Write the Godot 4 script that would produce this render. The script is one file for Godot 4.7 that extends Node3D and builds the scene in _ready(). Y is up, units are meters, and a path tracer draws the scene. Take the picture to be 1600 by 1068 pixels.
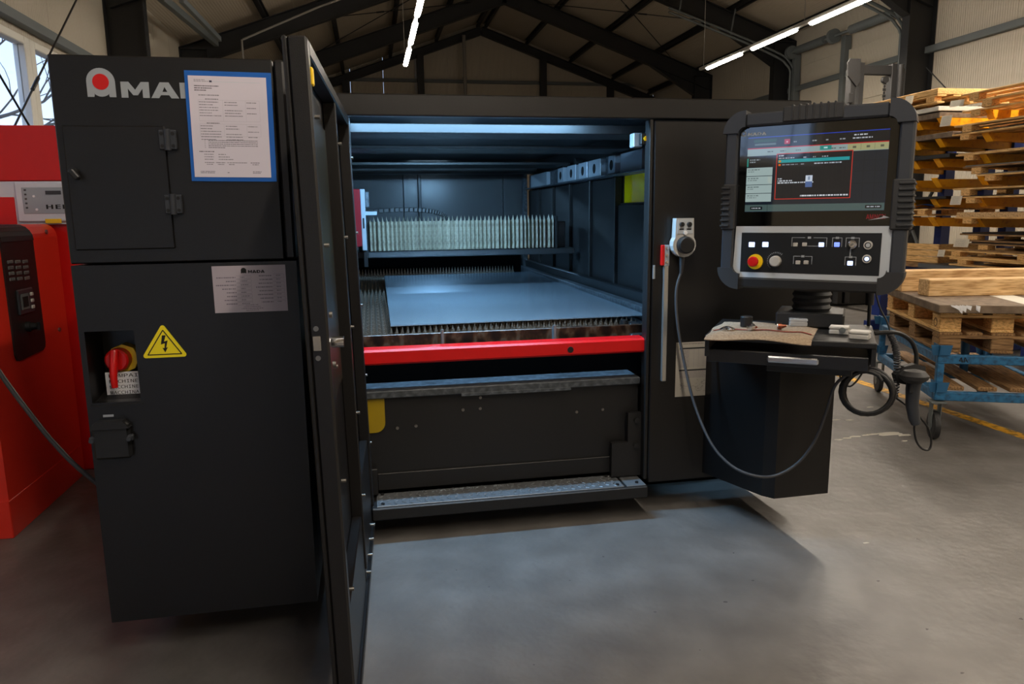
extends Node3D

# ---------------------------------------------------------------- mesh builder
class MB:
	var v := PackedVector3Array()
	var n := PackedVector3Array()
	var t := PackedVector2Array()

	func vert(p: Vector3, q: Vector3, uv := Vector2.ZERO) -> void:
		v.append(p); n.append(q); t.append(uv)

	func tri_out(a: Vector3, b: Vector3, c: Vector3, out: Vector3) -> void:
		var q := (b - a).cross(c - a)
		if q.length_squared() < 1e-16:
			return
		q = q.normalized()
		if q.dot(out) < 0.0:
			var s := b; b = c; c = s; q = -q
		vert(a, q); vert(c, q); vert(b, q)

	func quad_out(a: Vector3, b: Vector3, c: Vector3, d: Vector3, out: Vector3) -> void:
		tri_out(a, b, c, out); tri_out(a, c, d, out)

	# box with chamfered edges
	func box(c: Vector3, s: Vector3, bev := 0.0, bs := Basis()) -> MB:
		var h := s * 0.5
		var b := minf(bev, minf(h.x, minf(h.y, h.z)) * 0.9)
		for i in 3:
			var j := (i + 1) % 3
			var k := (i + 2) % 3
			for sg in [-1.0, 1.0]:
				var o := Vector3.ZERO; o[i] = sg
				var ps := []
				for q in [[-1.0, -1.0], [1.0, -1.0], [1.0, 1.0], [-1.0, 1.0]]:
					var p := Vector3.ZERO
					p[i] = sg * h[i]; p[j] = q[0] * (h[j] - b); p[k] = q[1] * (h[k] - b)
					ps.append(c + bs * p)
				quad_out(ps[0], ps[1], ps[2], ps[3], bs * o)
		if b <= 0.0:
			return self
		for i in 3:
			var j := (i + 1) % 3
			var k := (i + 2) % 3
			for si in [-1.0, 1.0]:
				for sj in [-1.0, 1.0]:
					var o := Vector3.ZERO; o[i] = si; o[j] = sj
					var p1 := Vector3.ZERO; p1[i] = si * h[i]; p1[j] = sj * (h[j] - b)
					var p2 := Vector3.ZERO; p2[i] = si * (h[i] - b); p2[j] = sj * h[j]
					var e := Vector3.ZERO; e[k] = h[k] - b
					quad_out(c + bs * (p1 - e), c + bs * (p1 + e), c + bs * (p2 + e), c + bs * (p2 - e), bs * o)
		for sx in [-1.0, 1.0]:
			for sy in [-1.0, 1.0]:
				for sz in [-1.0, 1.0]:
					var g := Vector3(sx, sy, sz)
					var a := Vector3(h.x, h.y - b, h.z - b) * g
					var d := Vector3(h.x - b, h.y, h.z - b) * g
					var e := Vector3(h.x - b, h.y - b, h.z) * g
					tri_out(c + bs * a, c + bs * d, c + bs * e, bs * g)
		return self

	# box from its two corners
	func bb(x0: float, y0: float, z0: float, x1: float, y1: float, z1: float, bev := 0.0) -> MB:
		return box(Vector3(x0 + x1, y0 + y1, z0 + z1) * 0.5, Vector3(absf(x1 - x0), absf(y1 - y0), absf(z1 - z0)), bev)

	# square bar between two points
	func bar(a: Vector3, b: Vector3, w: float, h: float, bev := 0.0) -> MB:
		var f := (b - a).normalized()
		var up := Vector3.UP if absf(f.y) < 0.95 else Vector3.RIGHT
		var x := up.cross(f).normalized()
		var y := f.cross(x).normalized()
		return box((a + b) * 0.5, Vector3(w, h, a.distance_to(b)), bev, Basis(x, y, f))

	func cyl(a: Vector3, b: Vector3, r: float, seg := 14, r2 := -1.0) -> MB:
		if r2 < 0.0:
			r2 = r
		var f := (b - a).normalized()
		var up := Vector3.UP if absf(f.y) < 0.95 else Vector3.RIGHT
		var x := up.cross(f).normalized()
		var y := f.cross(x).normalized()
		for i in seg:
			var d0 := x * cos(TAU * i / seg) + y * sin(TAU * i / seg)
			var d1 := x * cos(TAU * (i + 1) / seg) + y * sin(TAU * (i + 1) / seg)
			smooth_quad(a + d0 * r, a + d1 * r, b + d1 * r2, b + d0 * r2, d0, d1, d1, d0)
			tri_out(a, a + d0 * r, a + d1 * r, -f)
			tri_out(b, b + d0 * r2, b + d1 * r2, f)
		return self

	func smooth_quad(a: Vector3, b: Vector3, c: Vector3, d: Vector3, na: Vector3, nb: Vector3, nc: Vector3, nd: Vector3) -> void:
		var q := (b - a).cross(d - a)
		if q.length_squared() < 1e-18:
			q = (c - a).cross(d - a)
		if q.dot(na + nc) >= 0.0:
			vert(a, na); vert(c, nc); vert(b, nb); vert(a, na); vert(d, nd); vert(c, nc)
		else:
			vert(a, na); vert(b, nb); vert(c, nc); vert(a, na); vert(c, nc); vert(d, nd)

	func tube(pts: Array, r: float, seg := 8, r_end := -1.0) -> MB:
		if r_end < 0.0:
			r_end = r
		var x := Vector3.ZERO
		var prev := []
		for i in pts.size():
			var f: Vector3 = (pts[mini(i + 1, pts.size() - 1)] - pts[maxi(i - 1, 0)]).normalized()
			if x == Vector3.ZERO:
				x = (Vector3.UP if absf(f.y) < 0.9 else Vector3.RIGHT).cross(f).normalized()
			x = (x - f * x.dot(f)).normalized()
			var y := f.cross(x)
			var ring := []
			var rr := lerpf(r, r_end, float(i) / maxf(1.0, pts.size() - 1))
			for k in seg:
				var d := x * cos(TAU * k / seg) + y * sin(TAU * k / seg)
				ring.append([pts[i] + d * rr, d])
			if prev:
				for k in seg:
					var a = prev[k]; var b = prev[(k + 1) % seg]; var c = ring[(k + 1) % seg]; var e = ring[k]
					smooth_quad(a[0], b[0], c[0], e[0], a[1], b[1], c[1], e[1])
			else:
				for k in seg:
					tri_out(pts[i], ring[k][0], ring[(k + 1) % seg][0], -f)
			if i == pts.size() - 1:
				for k in seg:
					tri_out(pts[i], ring[k][0], ring[(k + 1) % seg][0], f)
			prev = ring
		return self

	# revolve (radius, height) about the y axis of the frame
	func lathe(prof: Array, at: Vector3, bs := Basis(), seg := 20) -> MB:
		for i in prof.size() - 1:
			var p: Vector2 = prof[i]
			var q: Vector2 = prof[i + 1]
			var d := q - p
			var nr := Vector2(d.y, -d.x).normalized()
			for k in seg:
				var c0 := Vector3(cos(TAU * k / seg), 0, sin(TAU * k / seg))
				var c1 := Vector3(cos(TAU * (k + 1) / seg), 0, sin(TAU * (k + 1) / seg))
				var n0 := bs * (c0 * nr.x + Vector3.UP * nr.y)
				var n1 := bs * (c1 * nr.x + Vector3.UP * nr.y)
				smooth_quad(at + bs * (c0 * p.x + Vector3.UP * p.y), at + bs * (c1 * p.x + Vector3.UP * p.y), at + bs * (c1 * q.x + Vector3.UP * q.y), at + bs * (c0 * q.x + Vector3.UP * q.y), n0, n1, n1, n0)
		return self

	# extrude a polygon of the frame's x-y plane from z = 0 to z = depth
	func prism(poly: PackedVector2Array, depth: float, at := Vector3.ZERO, bs := Basis()) -> MB:
		var ids := Geometry2D.triangulate_polygon(poly)
		for i in range(0, ids.size(), 3):
			var a := poly[ids[i]]; var b := poly[ids[i + 1]]; var c := poly[ids[i + 2]]
			tri_out(at + bs * Vector3(a.x, a.y, depth), at + bs * Vector3(b.x, b.y, depth), at + bs * Vector3(c.x, c.y, depth), bs.z * signf(depth))
			tri_out(at + bs * Vector3(a.x, a.y, 0), at + bs * Vector3(b.x, b.y, 0), at + bs * Vector3(c.x, c.y, 0), -bs.z * signf(depth))
		var turn := -1.0 if Geometry2D.is_polygon_clockwise(poly) else 1.0
		for i in poly.size():
			var a := poly[i]; var b := poly[(i + 1) % poly.size()]
			var e := (b - a) * turn
			quad_out(at + bs * Vector3(a.x, a.y, 0), at + bs * Vector3(b.x, b.y, 0), at + bs * Vector3(b.x, b.y, depth), at + bs * Vector3(a.x, a.y, depth), bs * Vector3(e.y, -e.x, 0))
		return self

	# a thin printed plate: front face at z = 0 of the frame carries uv 0..1
	func plate(w: float, h: float, thick: float, at := Vector3.ZERO, bs := Basis()) -> MB:
		box(at - bs.z * thick * 0.5, Vector3(w, h, thick), 0.0, bs)
		var c := [Vector3(-w / 2, h / 2, 0.0004), Vector3(w / 2, h / 2, 0.0004), Vector3(w / 2, -h / 2, 0.0004), Vector3(-w / 2, -h / 2, 0.0004)]
		var u := [Vector2(0, 0), Vector2(1, 0), Vector2(1, 1), Vector2(0, 1)]
		for i in [0, 1, 2, 0, 2, 3]:
			vert(at + bs * c[i], bs.z, u[i])
		return self

	func mesh() -> ArrayMesh:
		var a := []
		a.resize(Mesh.ARRAY_MAX)
		a[Mesh.ARRAY_VERTEX] = v; a[Mesh.ARRAY_NORMAL] = n; a[Mesh.ARRAY_TEX_UV] = t
		var m := ArrayMesh.new()
		m.add_surface_from_arrays(Mesh.PRIMITIVE_TRIANGLES, a)
		return m

# ---------------------------------------------------------------- light levels
const TUBE_ENERGY := 3.0
const TUBE_GLOW := 48.0
const INNER_LAMP_ENERGY := 3.4
const SCREEN_GLOW := 0.55
const SKY_ENERGY := 2.1
const EXPOSURE := 1.35

func _ready() -> void:
	rng.seed = 11
	var cam := Camera3D.new()
	cam.name = "camera"
	cam.transform = Transform3D(Basis(Vector3(0.98227434, -0.01289468, 0.18700494), Vector3(0.04463545, 0.98502493, -0.16653397), Vector3(-0.18205712, 0.1719291, 0.96814027)).orthonormalized(), Vector3(0, 1.6, 0))
	cam.fov = 49.82
	cam.near = 0.05
	cam.far = 200.0
	add_child(cam)
	cam.current = true
	var env := Environment.new()
	env.tonemap_mode = Environment.TONE_MAPPER_LINEAR
	env.tonemap_exposure = EXPOSURE
	env.background_mode = Environment.BG_SKY
	var sm := ProceduralSkyMaterial.new()
	sm.sky_top_color = Color(0.58, 0.74, 0.98)
	sm.sky_horizon_color = Color(0.80, 0.89, 1.0)
	sm.ground_horizon_color = Color(0.55, 0.57, 0.58)
	sm.ground_bottom_color = Color(0.30, 0.30, 0.29)
	sm.energy_multiplier = SKY_ENERGY
	var sky := Sky.new()
	sky.sky_material = sm
	env.sky = sky
	env.sdfgi_enabled = true
	env.ssao_enabled = true
	env.ssil_enabled = true
	var we := WorldEnvironment.new()
	we.name = "environment"
	we.environment = env
	add_child(we)
	make_materials()
	make_hall()
	make_overhead_door()
	light_strip(0.82, 4.5, -14.6, 4, "hanging strip light with a row of bright tubes left of the ridge")
	light_strip(0.82, 4.5, -1.68, 3, "hanging strip light above the viewer, left of the ridge")
	light_strip(7.0, 4.5, -14.22, 10, "hanging strip light with a row of bright tubes near the right wall", 1.4)
	make_cutter()
	make_table()
	make_sheet()
	make_cabinet()
	make_console()
	make_shelf()
	make_rack()
	make_cart()
	make_red_machines()
	make_mast()
	make_panel_things()
	make_floor_marks()
	make_trees()

# ---------------------------------------------------------------- names, things, parts
var used := {}
var M := {}
var rng := RandomNumberGenerator.new()

func mb() -> MB:
	return MB.new()

func numbered(called: String, parent: Node) -> String:
	var key := str(parent.get_instance_id()) + called
	var k: int = used.get(key, 0)
	used[key] = k + 1
	return called if k == 0 else "%s_%03d" % [called, k]

func tag(o: Node, label: String, category: String, group := "") -> Node:
	o.set_meta("label", label)
	if category:
		o.set_meta("category", category)
	if group:
		o.set_meta("group", group)
	return o

func thing(called: String, label: String, category: String, at := Vector3.ZERO, turn := 0.0, group := "") -> Node3D:
	var o := Node3D.new()
	o.name = numbered(called, self)
	o.position = at
	o.rotation.y = turn
	add_child(o, true)
	tag(o, label, category, group)
	return o

func put_mesh(called: String, m: Mesh, mat: Material, parent: Node, at := Vector3.ZERO, label := "") -> MeshInstance3D:
	var o := MeshInstance3D.new()
	o.name = numbered(called, parent)
	o.mesh = m
	o.material_override = mat
	o.position = at
	parent.add_child(o, true)
	if label:
		o.set_meta("label", label)
	return o

func part(called: String, b: MB, mat: Material, parent: Node, label := "", at := Vector3.ZERO) -> MeshInstance3D:
	return put_mesh(called, b.mesh(), mat, parent, at, label)

func solo(called: String, b: MB, mat: Material, label: String, category: String, at := Vector3.ZERO, turn := 0.0, group := "") -> MeshInstance3D:
	var o := put_mesh(called, b.mesh(), mat, self, at)
	o.rotation.y = turn
	tag(o, label, category, group)
	return o

func structure(called: String, b: MB = null, mat: Material = null) -> Node3D:
	var o: Node3D
	if b:
		o = put_mesh(called, b.mesh(), mat, self)
	else:
		o = Node3D.new()
		o.name = numbered(called, self)
		add_child(o, true)
	o.set_meta("kind", "structure")
	return o

func dup(root: Node3D, called: String, at: Vector3, turn: float, label: String, group := "") -> Node3D:
	var r: Node3D = root.duplicate()
	r.name = numbered(called, self)
	add_child(r, true)
	r.position = at
	r.rotation.y = turn
	r.set_meta("label", label)
	if group:
		r.set_meta("group", group)
	return r

func curve(pts: Array, per := 6, closed := false) -> Array:
	var out := []
	var k := pts.size()
	var last := k if closed else k - 1
	for i in last:
		var p0: Vector3 = pts[(i - 1 + k) % k] if closed or i > 0 else pts[0]
		var p1: Vector3 = pts[i]
		var p2: Vector3 = pts[(i + 1) % k]
		var p3: Vector3 = pts[(i + 2) % k] if closed or i + 2 < k else pts[k - 1]
		for s in per:
			out.append(p1.cubic_interpolate(p2, p0, p3, float(s) / per))
	out.append(pts[0] if closed else pts[k - 1])
	return out

func lettering(s: String, w: float, h: float, mat: Material, parent: Node, at: Vector3, bs := Basis(), thick := 0.001, called := "lettering", face := "Droid Sans") -> MeshInstance3D:
	var f := SystemFont.new()
	f.font_names = PackedStringArray([face])
	f.font_weight = 800
	var tm := TextMesh.new()
	tm.text = s
	tm.font = f
	tm.font_size = 48
	tm.pixel_size = 0.01
	tm.depth = 0.1
	tm.curve_step = 2.0
	var box := tm.get_aabb()
	var o := put_mesh(called, tm, mat, parent)
	var sc := Vector3(w / maxf(box.size.x, 0.01), h / maxf(box.size.y, 0.01), thick / 0.1)
	var c := box.get_center()
	o.transform = Transform3D(bs * Basis.from_scale(sc), at - bs * (c * sc) + bs.z * thick * 0.5)
	return o

# ---------------------------------------------------------------- materials
func lin(r: float, g: float, b: float) -> Color:
	return Color(r, g, b).linear_to_srgb()

func mat(key: String, c: Color, rough := 0.6, metal := 0.0, spec := 0.5) -> StandardMaterial3D:
	var m := StandardMaterial3D.new()
	m.resource_name = key
	m.albedo_color = c
	m.roughness = rough
	m.metallic = metal
	m.metallic_specular = spec
	M[key] = m
	return m

func noise(freq: float, octaves := 4, sd := 1, kind := FastNoiseLite.TYPE_SIMPLEX_SMOOTH) -> FastNoiseLite:
	var f := FastNoiseLite.new()
	f.noise_type = kind
	f.frequency = freq
	f.fractal_octaves = octaves
	f.seed = sd
	return f

func ramp(stops: Array) -> Gradient:
	var g := Gradient.new()
	var o := PackedFloat32Array()
	var c := PackedColorArray()
	for s in stops:
		o.append(s[0]); c.append(s[1])
	g.offsets = o
	g.colors = c
	return g

func ntex(f: FastNoiseLite, stops: Array, size := 512) -> NoiseTexture2D:
	var x := NoiseTexture2D.new()
	x.width = size; x.height = size
	x.seamless = true
	x.noise = f
	if stops:
		x.color_ramp = ramp(stops)
	return x

func bump(f: FastNoiseLite, strength: float, size := 512) -> NoiseTexture2D:
	var x := NoiseTexture2D.new()
	x.width = size; x.height = size
	x.seamless = true
	x.as_normal_map = true
	x.bump_strength = strength
	x.noise = f
	return x

func tri(m: StandardMaterial3D, scale: Vector3, world := true) -> StandardMaterial3D:
	m.uv1_triplanar = true
	m.uv1_world_triplanar = world
	m.uv1_scale = scale
	return m

func powder(key: String, c: Color, rough: float, nrm: Texture2D, amount := 0.25, spec := 0.5) -> void:
	var m := mat(key, c, rough, 0.0, spec)
	m.normal_enabled = true
	m.normal_texture = nrm
	m.normal_scale = amount
	tri(m, Vector3.ONE * 8.0)

func textured(key: String, tx: Texture2D, scale: Vector3, rough: float, metal := 0.0, world := true) -> StandardMaterial3D:
	var m := mat(key, Color.WHITE, rough, metal)
	m.albedo_texture = tx
	return tri(m, scale, world)

func glow(key: String, c: Color, energy: float) -> void:
	var m := mat(key, c, 0.5)
	m.emission_enabled = true
	m.emission = c
	m.emission_energy_multiplier = energy

func printed(key: String, im: Image, rough := 0.6) -> void:
	var m := mat(key, Color.WHITE, rough)
	m.albedo_texture = ImageTexture.create_from_image(im)

func fill(im: Image, x: float, y: float, w: float, h: float, c: Color) -> void:
	im.fill_rect(Rect2i(roundi(x), roundi(y), maxi(1, roundi(w)), maxi(1, roundi(h))), c)

# a run of tiny illegible print
func scribble(im: Image, x: float, y: float, w: float, h: float, c: Color) -> void:
	var at := x
	while at < x + w - 2:
		var k := rng.randf_range(3, 12)
		fill(im, at, y, minf(k, x + w - at), h, c)
		at += k + rng.randf_range(1.5, 3.5)

func wood(key: String, dark: Color, light: Color, scale: Vector3, sd: int) -> void:
	var tx := ntex(noise(0.012, 5, sd), [[0.0, dark], [0.35, dark.lerp(light, 0.55)], [0.5, light.lerp(dark, 0.2)], [0.62, light], [1.0, light.lerp(Color.WHITE, 0.12)]], 512)
	textured(key, tx, scale, 0.75, 0.0, false)

func make_materials() -> void:
	var peel := bump(noise(0.09, 2, 7), 6.0)
	powder("black", Color(0.062, 0.056, 0.057), 0.36, peel, 0.18, 0.5)
	powder("black_soft", Color(0.072, 0.067, 0.067), 0.5, peel, 0.15)
	powder("black_inner", Color(0.085, 0.09, 0.098), 0.33, peel, 0.5, 0.8)
	mat("black_plastic", Color(0.085, 0.085, 0.088), 0.5)
	mat("rubber", Color(0.14, 0.14, 0.145), 0.62)
	mat("frame_grey", Color(0.19, 0.20, 0.22), 0.42)
	mat("grip", Color(0.15, 0.15, 0.155), 0.6)
	mat("void", Color(0.02, 0.02, 0.02), 0.95, 0.0, 0.1)  # near black that paints the shade of dark gaps
	powder("steel_black", Color(0.10, 0.10, 0.105), 0.5, peel, 0.15)
	powder("red_paint", Color(0.80, 0.075, 0.06), 0.34, peel, 0.2)
	powder("red_orange", Color(0.92, 0.20, 0.12), 0.34, peel, 0.2)
	mat("red_bar", Color(0.80, 0.05, 0.07), 0.3)
	mat("red_dark", Color(0.50, 0.06, 0.10), 0.4)
	mat("red_plastic", Color(0.78, 0.07, 0.06), 0.35)
	mat("yellow_plastic", Color(0.93, 0.76, 0.04), 0.4)
	mat("yellow_label", Color(0.93, 0.85, 0.05), 0.5)
	mat("yellow_old", Color(0.60, 0.50, 0.05), 0.35)
	mat("white_plastic", Color(0.70, 0.69, 0.67), 0.45)
	mat("white_paint", Color(0.80, 0.82, 0.86), 0.4)
	mat("silver", Color(0.72, 0.74, 0.76), 0.4, 0.1)
	mat("logo_grey", Color(0.60, 0.62, 0.64), 0.45)
	mat("ink", Color(0.03, 0.03, 0.03), 0.7)
	mat("aluminium", Color(0.80, 0.80, 0.79), 0.3, 0.85)
	mat("chrome", Color(0.85, 0.85, 0.86), 0.14, 1.0)
	mat("galvanised", Color(0.40, 0.42, 0.42), 0.6, 0.2)
	mat("light_plate", Color(0.62, 0.65, 0.68), 0.42, 0.2)
	mat("screw", Color(0.55, 0.54, 0.52), 0.35, 0.9)
	mat("copper", Color(0.52, 0.30, 0.22), 0.35, 0.8)
	mat("cable", Color(0.07, 0.07, 0.072), 0.5)
	mat("cable_grey", Color(0.24, 0.24, 0.25), 0.5)
	mat("blue_folder", Color(0.06, 0.36, 0.70), 0.4)
	mat("blue_cart", Color(0.13, 0.36, 0.52), 0.5)
	mat("blue_rack", Color(0.02, 0.16, 0.46), 0.45)
	mat("blue_film", Color(0.07, 0.36, 0.75), 0.35)
	mat("paper", Color(0.86, 0.84, 0.79), 0.8)
	mat("bright_white", Color(0.92, 0.92, 0.93), 0.5)
	mat("window_frame", Color(0.85, 0.84, 0.80), 0.45)
	mat("dark_sheet", Color(0.10, 0.10, 0.105), 0.5, 0.3)
	mat("grey_sheet", Color(0.42, 0.44, 0.46), 0.42, 0.6)
	mat("bark", Color(0.20, 0.20, 0.20), 0.9)
	mat("tread", Color(0.40, 0.41, 0.42), 0.4, 0.3)
	mat("pipe_white", Color(0.55, 0.53, 0.50), 0.5)
	# worn yellow arms of the rack
	textured("arm_yellow", ntex(noise(0.02, 4, 41), [[0.0, Color(0.86, 0.52, 0.03)], [0.35, Color(0.98, 0.66, 0.04)], [1.0, Color(1.0, 0.72, 0.07)]]), Vector3.ONE * 1.2, 0.5)
	textured("blue_worn", ntex(noise(0.02, 5, 43), [[0.0, Color(0.16, 0.20, 0.23)], [0.32, Color(0.12, 0.33, 0.48)], [0.6, Color(0.15, 0.42, 0.60)], [1.0, Color(0.20, 0.46, 0.64)]]), Vector3.ONE * 2.0, 0.5)
	# concrete floor
	var conc := ntex(noise(0.006, 6, 3), [[0.0, Color(0.34, 0.328, 0.316)], [0.4, Color(0.375, 0.362, 0.349)], [0.55, Color(0.39, 0.377, 0.364)], [1.0, Color(0.435, 0.422, 0.409)]], 1024)
	var fl := textured("concrete", conc, Vector3.ONE * 0.45, 0.5)
	fl.roughness_texture = ntex(noise(0.012, 4, 5), [[0.0, Color(0.72, 0.72, 0.72)], [1.0, Color(1, 1, 1)]], 512)
	fl.roughness_texture_channel = BaseMaterial3D.TEXTURE_CHANNEL_GREEN
	fl.normal_enabled = true
	fl.normal_texture = bump(noise(0.05, 4, 8), 3.0)
	fl.normal_scale = 0.12
	textured("line_yellow", ntex(noise(0.03, 5, 9), [[0.0, Color(0.36, 0.30, 0.18)], [0.38, Color(0.62, 0.46, 0.10)], [0.5, Color(0.82, 0.60, 0.08)], [1.0, Color(0.86, 0.64, 0.10)]]), Vector3.ONE * 1.0, 0.6)
	mat("fleck", Color(0.80, 0.78, 0.73), 0.7)
	mat("oil", Color(0.24, 0.23, 0.22), 0.6)
	# ribbed sandwich panels, fine ribs as relief
	var hm := Image.create(128, 8, false, Image.FORMAT_RGBA8)
	for x in 128:
		var ph := fmod(x / 32.0, 1.0)
		var hgt := smoothstep(0.05, 0.18, ph) - smoothstep(0.6, 0.73, ph)
		for y in 8:
			hm.set_pixel(x, y, Color(hgt, hgt, hgt))
	hm.bump_map_to_normal_map(4.0)
	var ribs := ImageTexture.create_from_image(hm)
	for k in [["panel_cream", Color(0.72, 0.68, 0.61)], ["panel_roof", Color(0.70, 0.65, 0.57)]]:
		var w := mat(k[0], k[1], 0.5)
		w.normal_enabled = true
		w.normal_texture = ribs
		w.normal_scale = 0.9
		tri(w, Vector3.ONE * 5.0)
	# woods
	wood("wood_z", Color(0.68, 0.50, 0.29), Color(0.95, 0.77, 0.50), Vector3(9, 9, 0.8), 11)
	wood("wood_x", Color(0.68, 0.50, 0.29), Color(0.95, 0.77, 0.51), Vector3(0.8, 9, 9), 12)
	wood("wood_old_z", Color(0.32, 0.23, 0.14), Color(0.62, 0.47, 0.30), Vector3(9, 9, 0.8), 13)
	wood("wood_old_x", Color(0.32, 0.23, 0.14), Color(0.62, 0.47, 0.30), Vector3(0.8, 9, 9), 14)
	wood("wood_block", Color(0.66, 0.48, 0.27), Color(0.92, 0.72, 0.45), Vector3(5, 8, 5), 15)
	wood("wood_pale", Color(0.66, 0.49, 0.30), Color(0.88, 0.73, 0.52), Vector3(0.8, 7, 7), 16)
	textured("cardboard", ntex(noise(0.02, 4, 17), [[0.0, Color(0.36, 0.30, 0.24)], [0.5, Color(0.47, 0.40, 0.33)], [1.0, Color(0.55, 0.48, 0.40)]]), Vector3.ONE, 0.8)
	# sheet steel with fine rolling streaks
	var sh := textured("sheet", ntex(noise(0.02, 4, 18), [[0.0, Color(0.62, 0.68, 0.73)], [0.5, Color(0.70, 0.76, 0.81)], [1.0, Color(0.77, 0.82, 0.86)]]), Vector3(0.3, 1, 6), 0.27, 0.75)
	sh.metallic_specular = 0.5
	textured("scorched", ntex(noise(0.012, 5, 19), [[0.0, Color(0.07, 0.045, 0.03)], [0.35, Color(0.17, 0.10, 0.06)], [0.55, Color(0.30, 0.20, 0.13)], [0.7, Color(0.36, 0.30, 0.25)], [1.0, Color(0.22, 0.13, 0.08)]]), Vector3(1.6, 1.0, 1.0), 0.35, 0.35)
	textured("slat_steel", ntex(noise(0.04, 4, 20), [[0.0, Color(0.34, 0.29, 0.24)], [0.5, Color(0.56, 0.52, 0.47)], [1.0, Color(0.80, 0.79, 0.77)]]), Vector3.ONE * 3.0, 0.35, 0.75)
	textured("dusty", ntex(noise(0.02, 5, 21), [[0.0, Color(0.18, 0.19, 0.20)], [0.5, Color(0.28, 0.30, 0.32)], [1.0, Color(0.42, 0.44, 0.46)]]), Vector3.ONE * 2.0, 0.5, 0.2)
	textured("bellows_cloth", ntex(noise(0.03, 4, 22), [[0.0, Color(0.38, 0.355, 0.30)], [0.45, Color(0.58, 0.545, 0.475)], [1.0, Color(0.72, 0.685, 0.61)]]), Vector3.ONE * 2.0, 0.38)
	textured("towel", ntex(noise(0.05, 5, 23), [[0.0, Color(0.47, 0.40, 0.32)], [0.5, Color(0.62, 0.54, 0.45)], [1.0, Color(0.70, 0.63, 0.54)]]), Vector3.ONE * 3.0, 0.95)
	mat("towel_red", Color(0.55, 0.17, 0.12), 0.95)
	# glass
	var g := mat("pane", Color(0.90, 0.95, 1.0, 0.08), 0.02)
	g.transparency = BaseMaterial3D.TRANSPARENCY_ALPHA
	var am := mat("amber", Color(0.92, 0.86, 0.02, 0.72), 0.1)
	am.transparency = BaseMaterial3D.TRANSPARENCY_ALPHA
	mat("door_glass", Color(0.12, 0.125, 0.06), 0.4)
	var cl := mat("clear_box", Color(0.90, 0.90, 0.90, 0.45), 0.15)
	cl.transparency = BaseMaterial3D.TRANSPARENCY_ALPHA
	mat("screen_matt", Color(0.05, 0.06, 0.075), 0.45)
	mat("screen_black", Color(0.012, 0.012, 0.016), 0.04, 0.0, 0.7)
	# lamps
	glow("tube_light", Color(1.0, 0.97, 0.92), TUBE_GLOW)
	glow("work_and_added_light", Color(0.72, 0.88, 1.0), 3.0)  # also worn by the two added lamps inside the cutter
	glow("key_light", Color(0.75, 0.82, 1.0), 1.1)
	glow("key_blue_light", Color(0.45, 0.55, 1.0), 0.9)
	glow("screen_text_light", Color(0.9, 0.92, 0.95), 0.7)
	make_prints()

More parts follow.
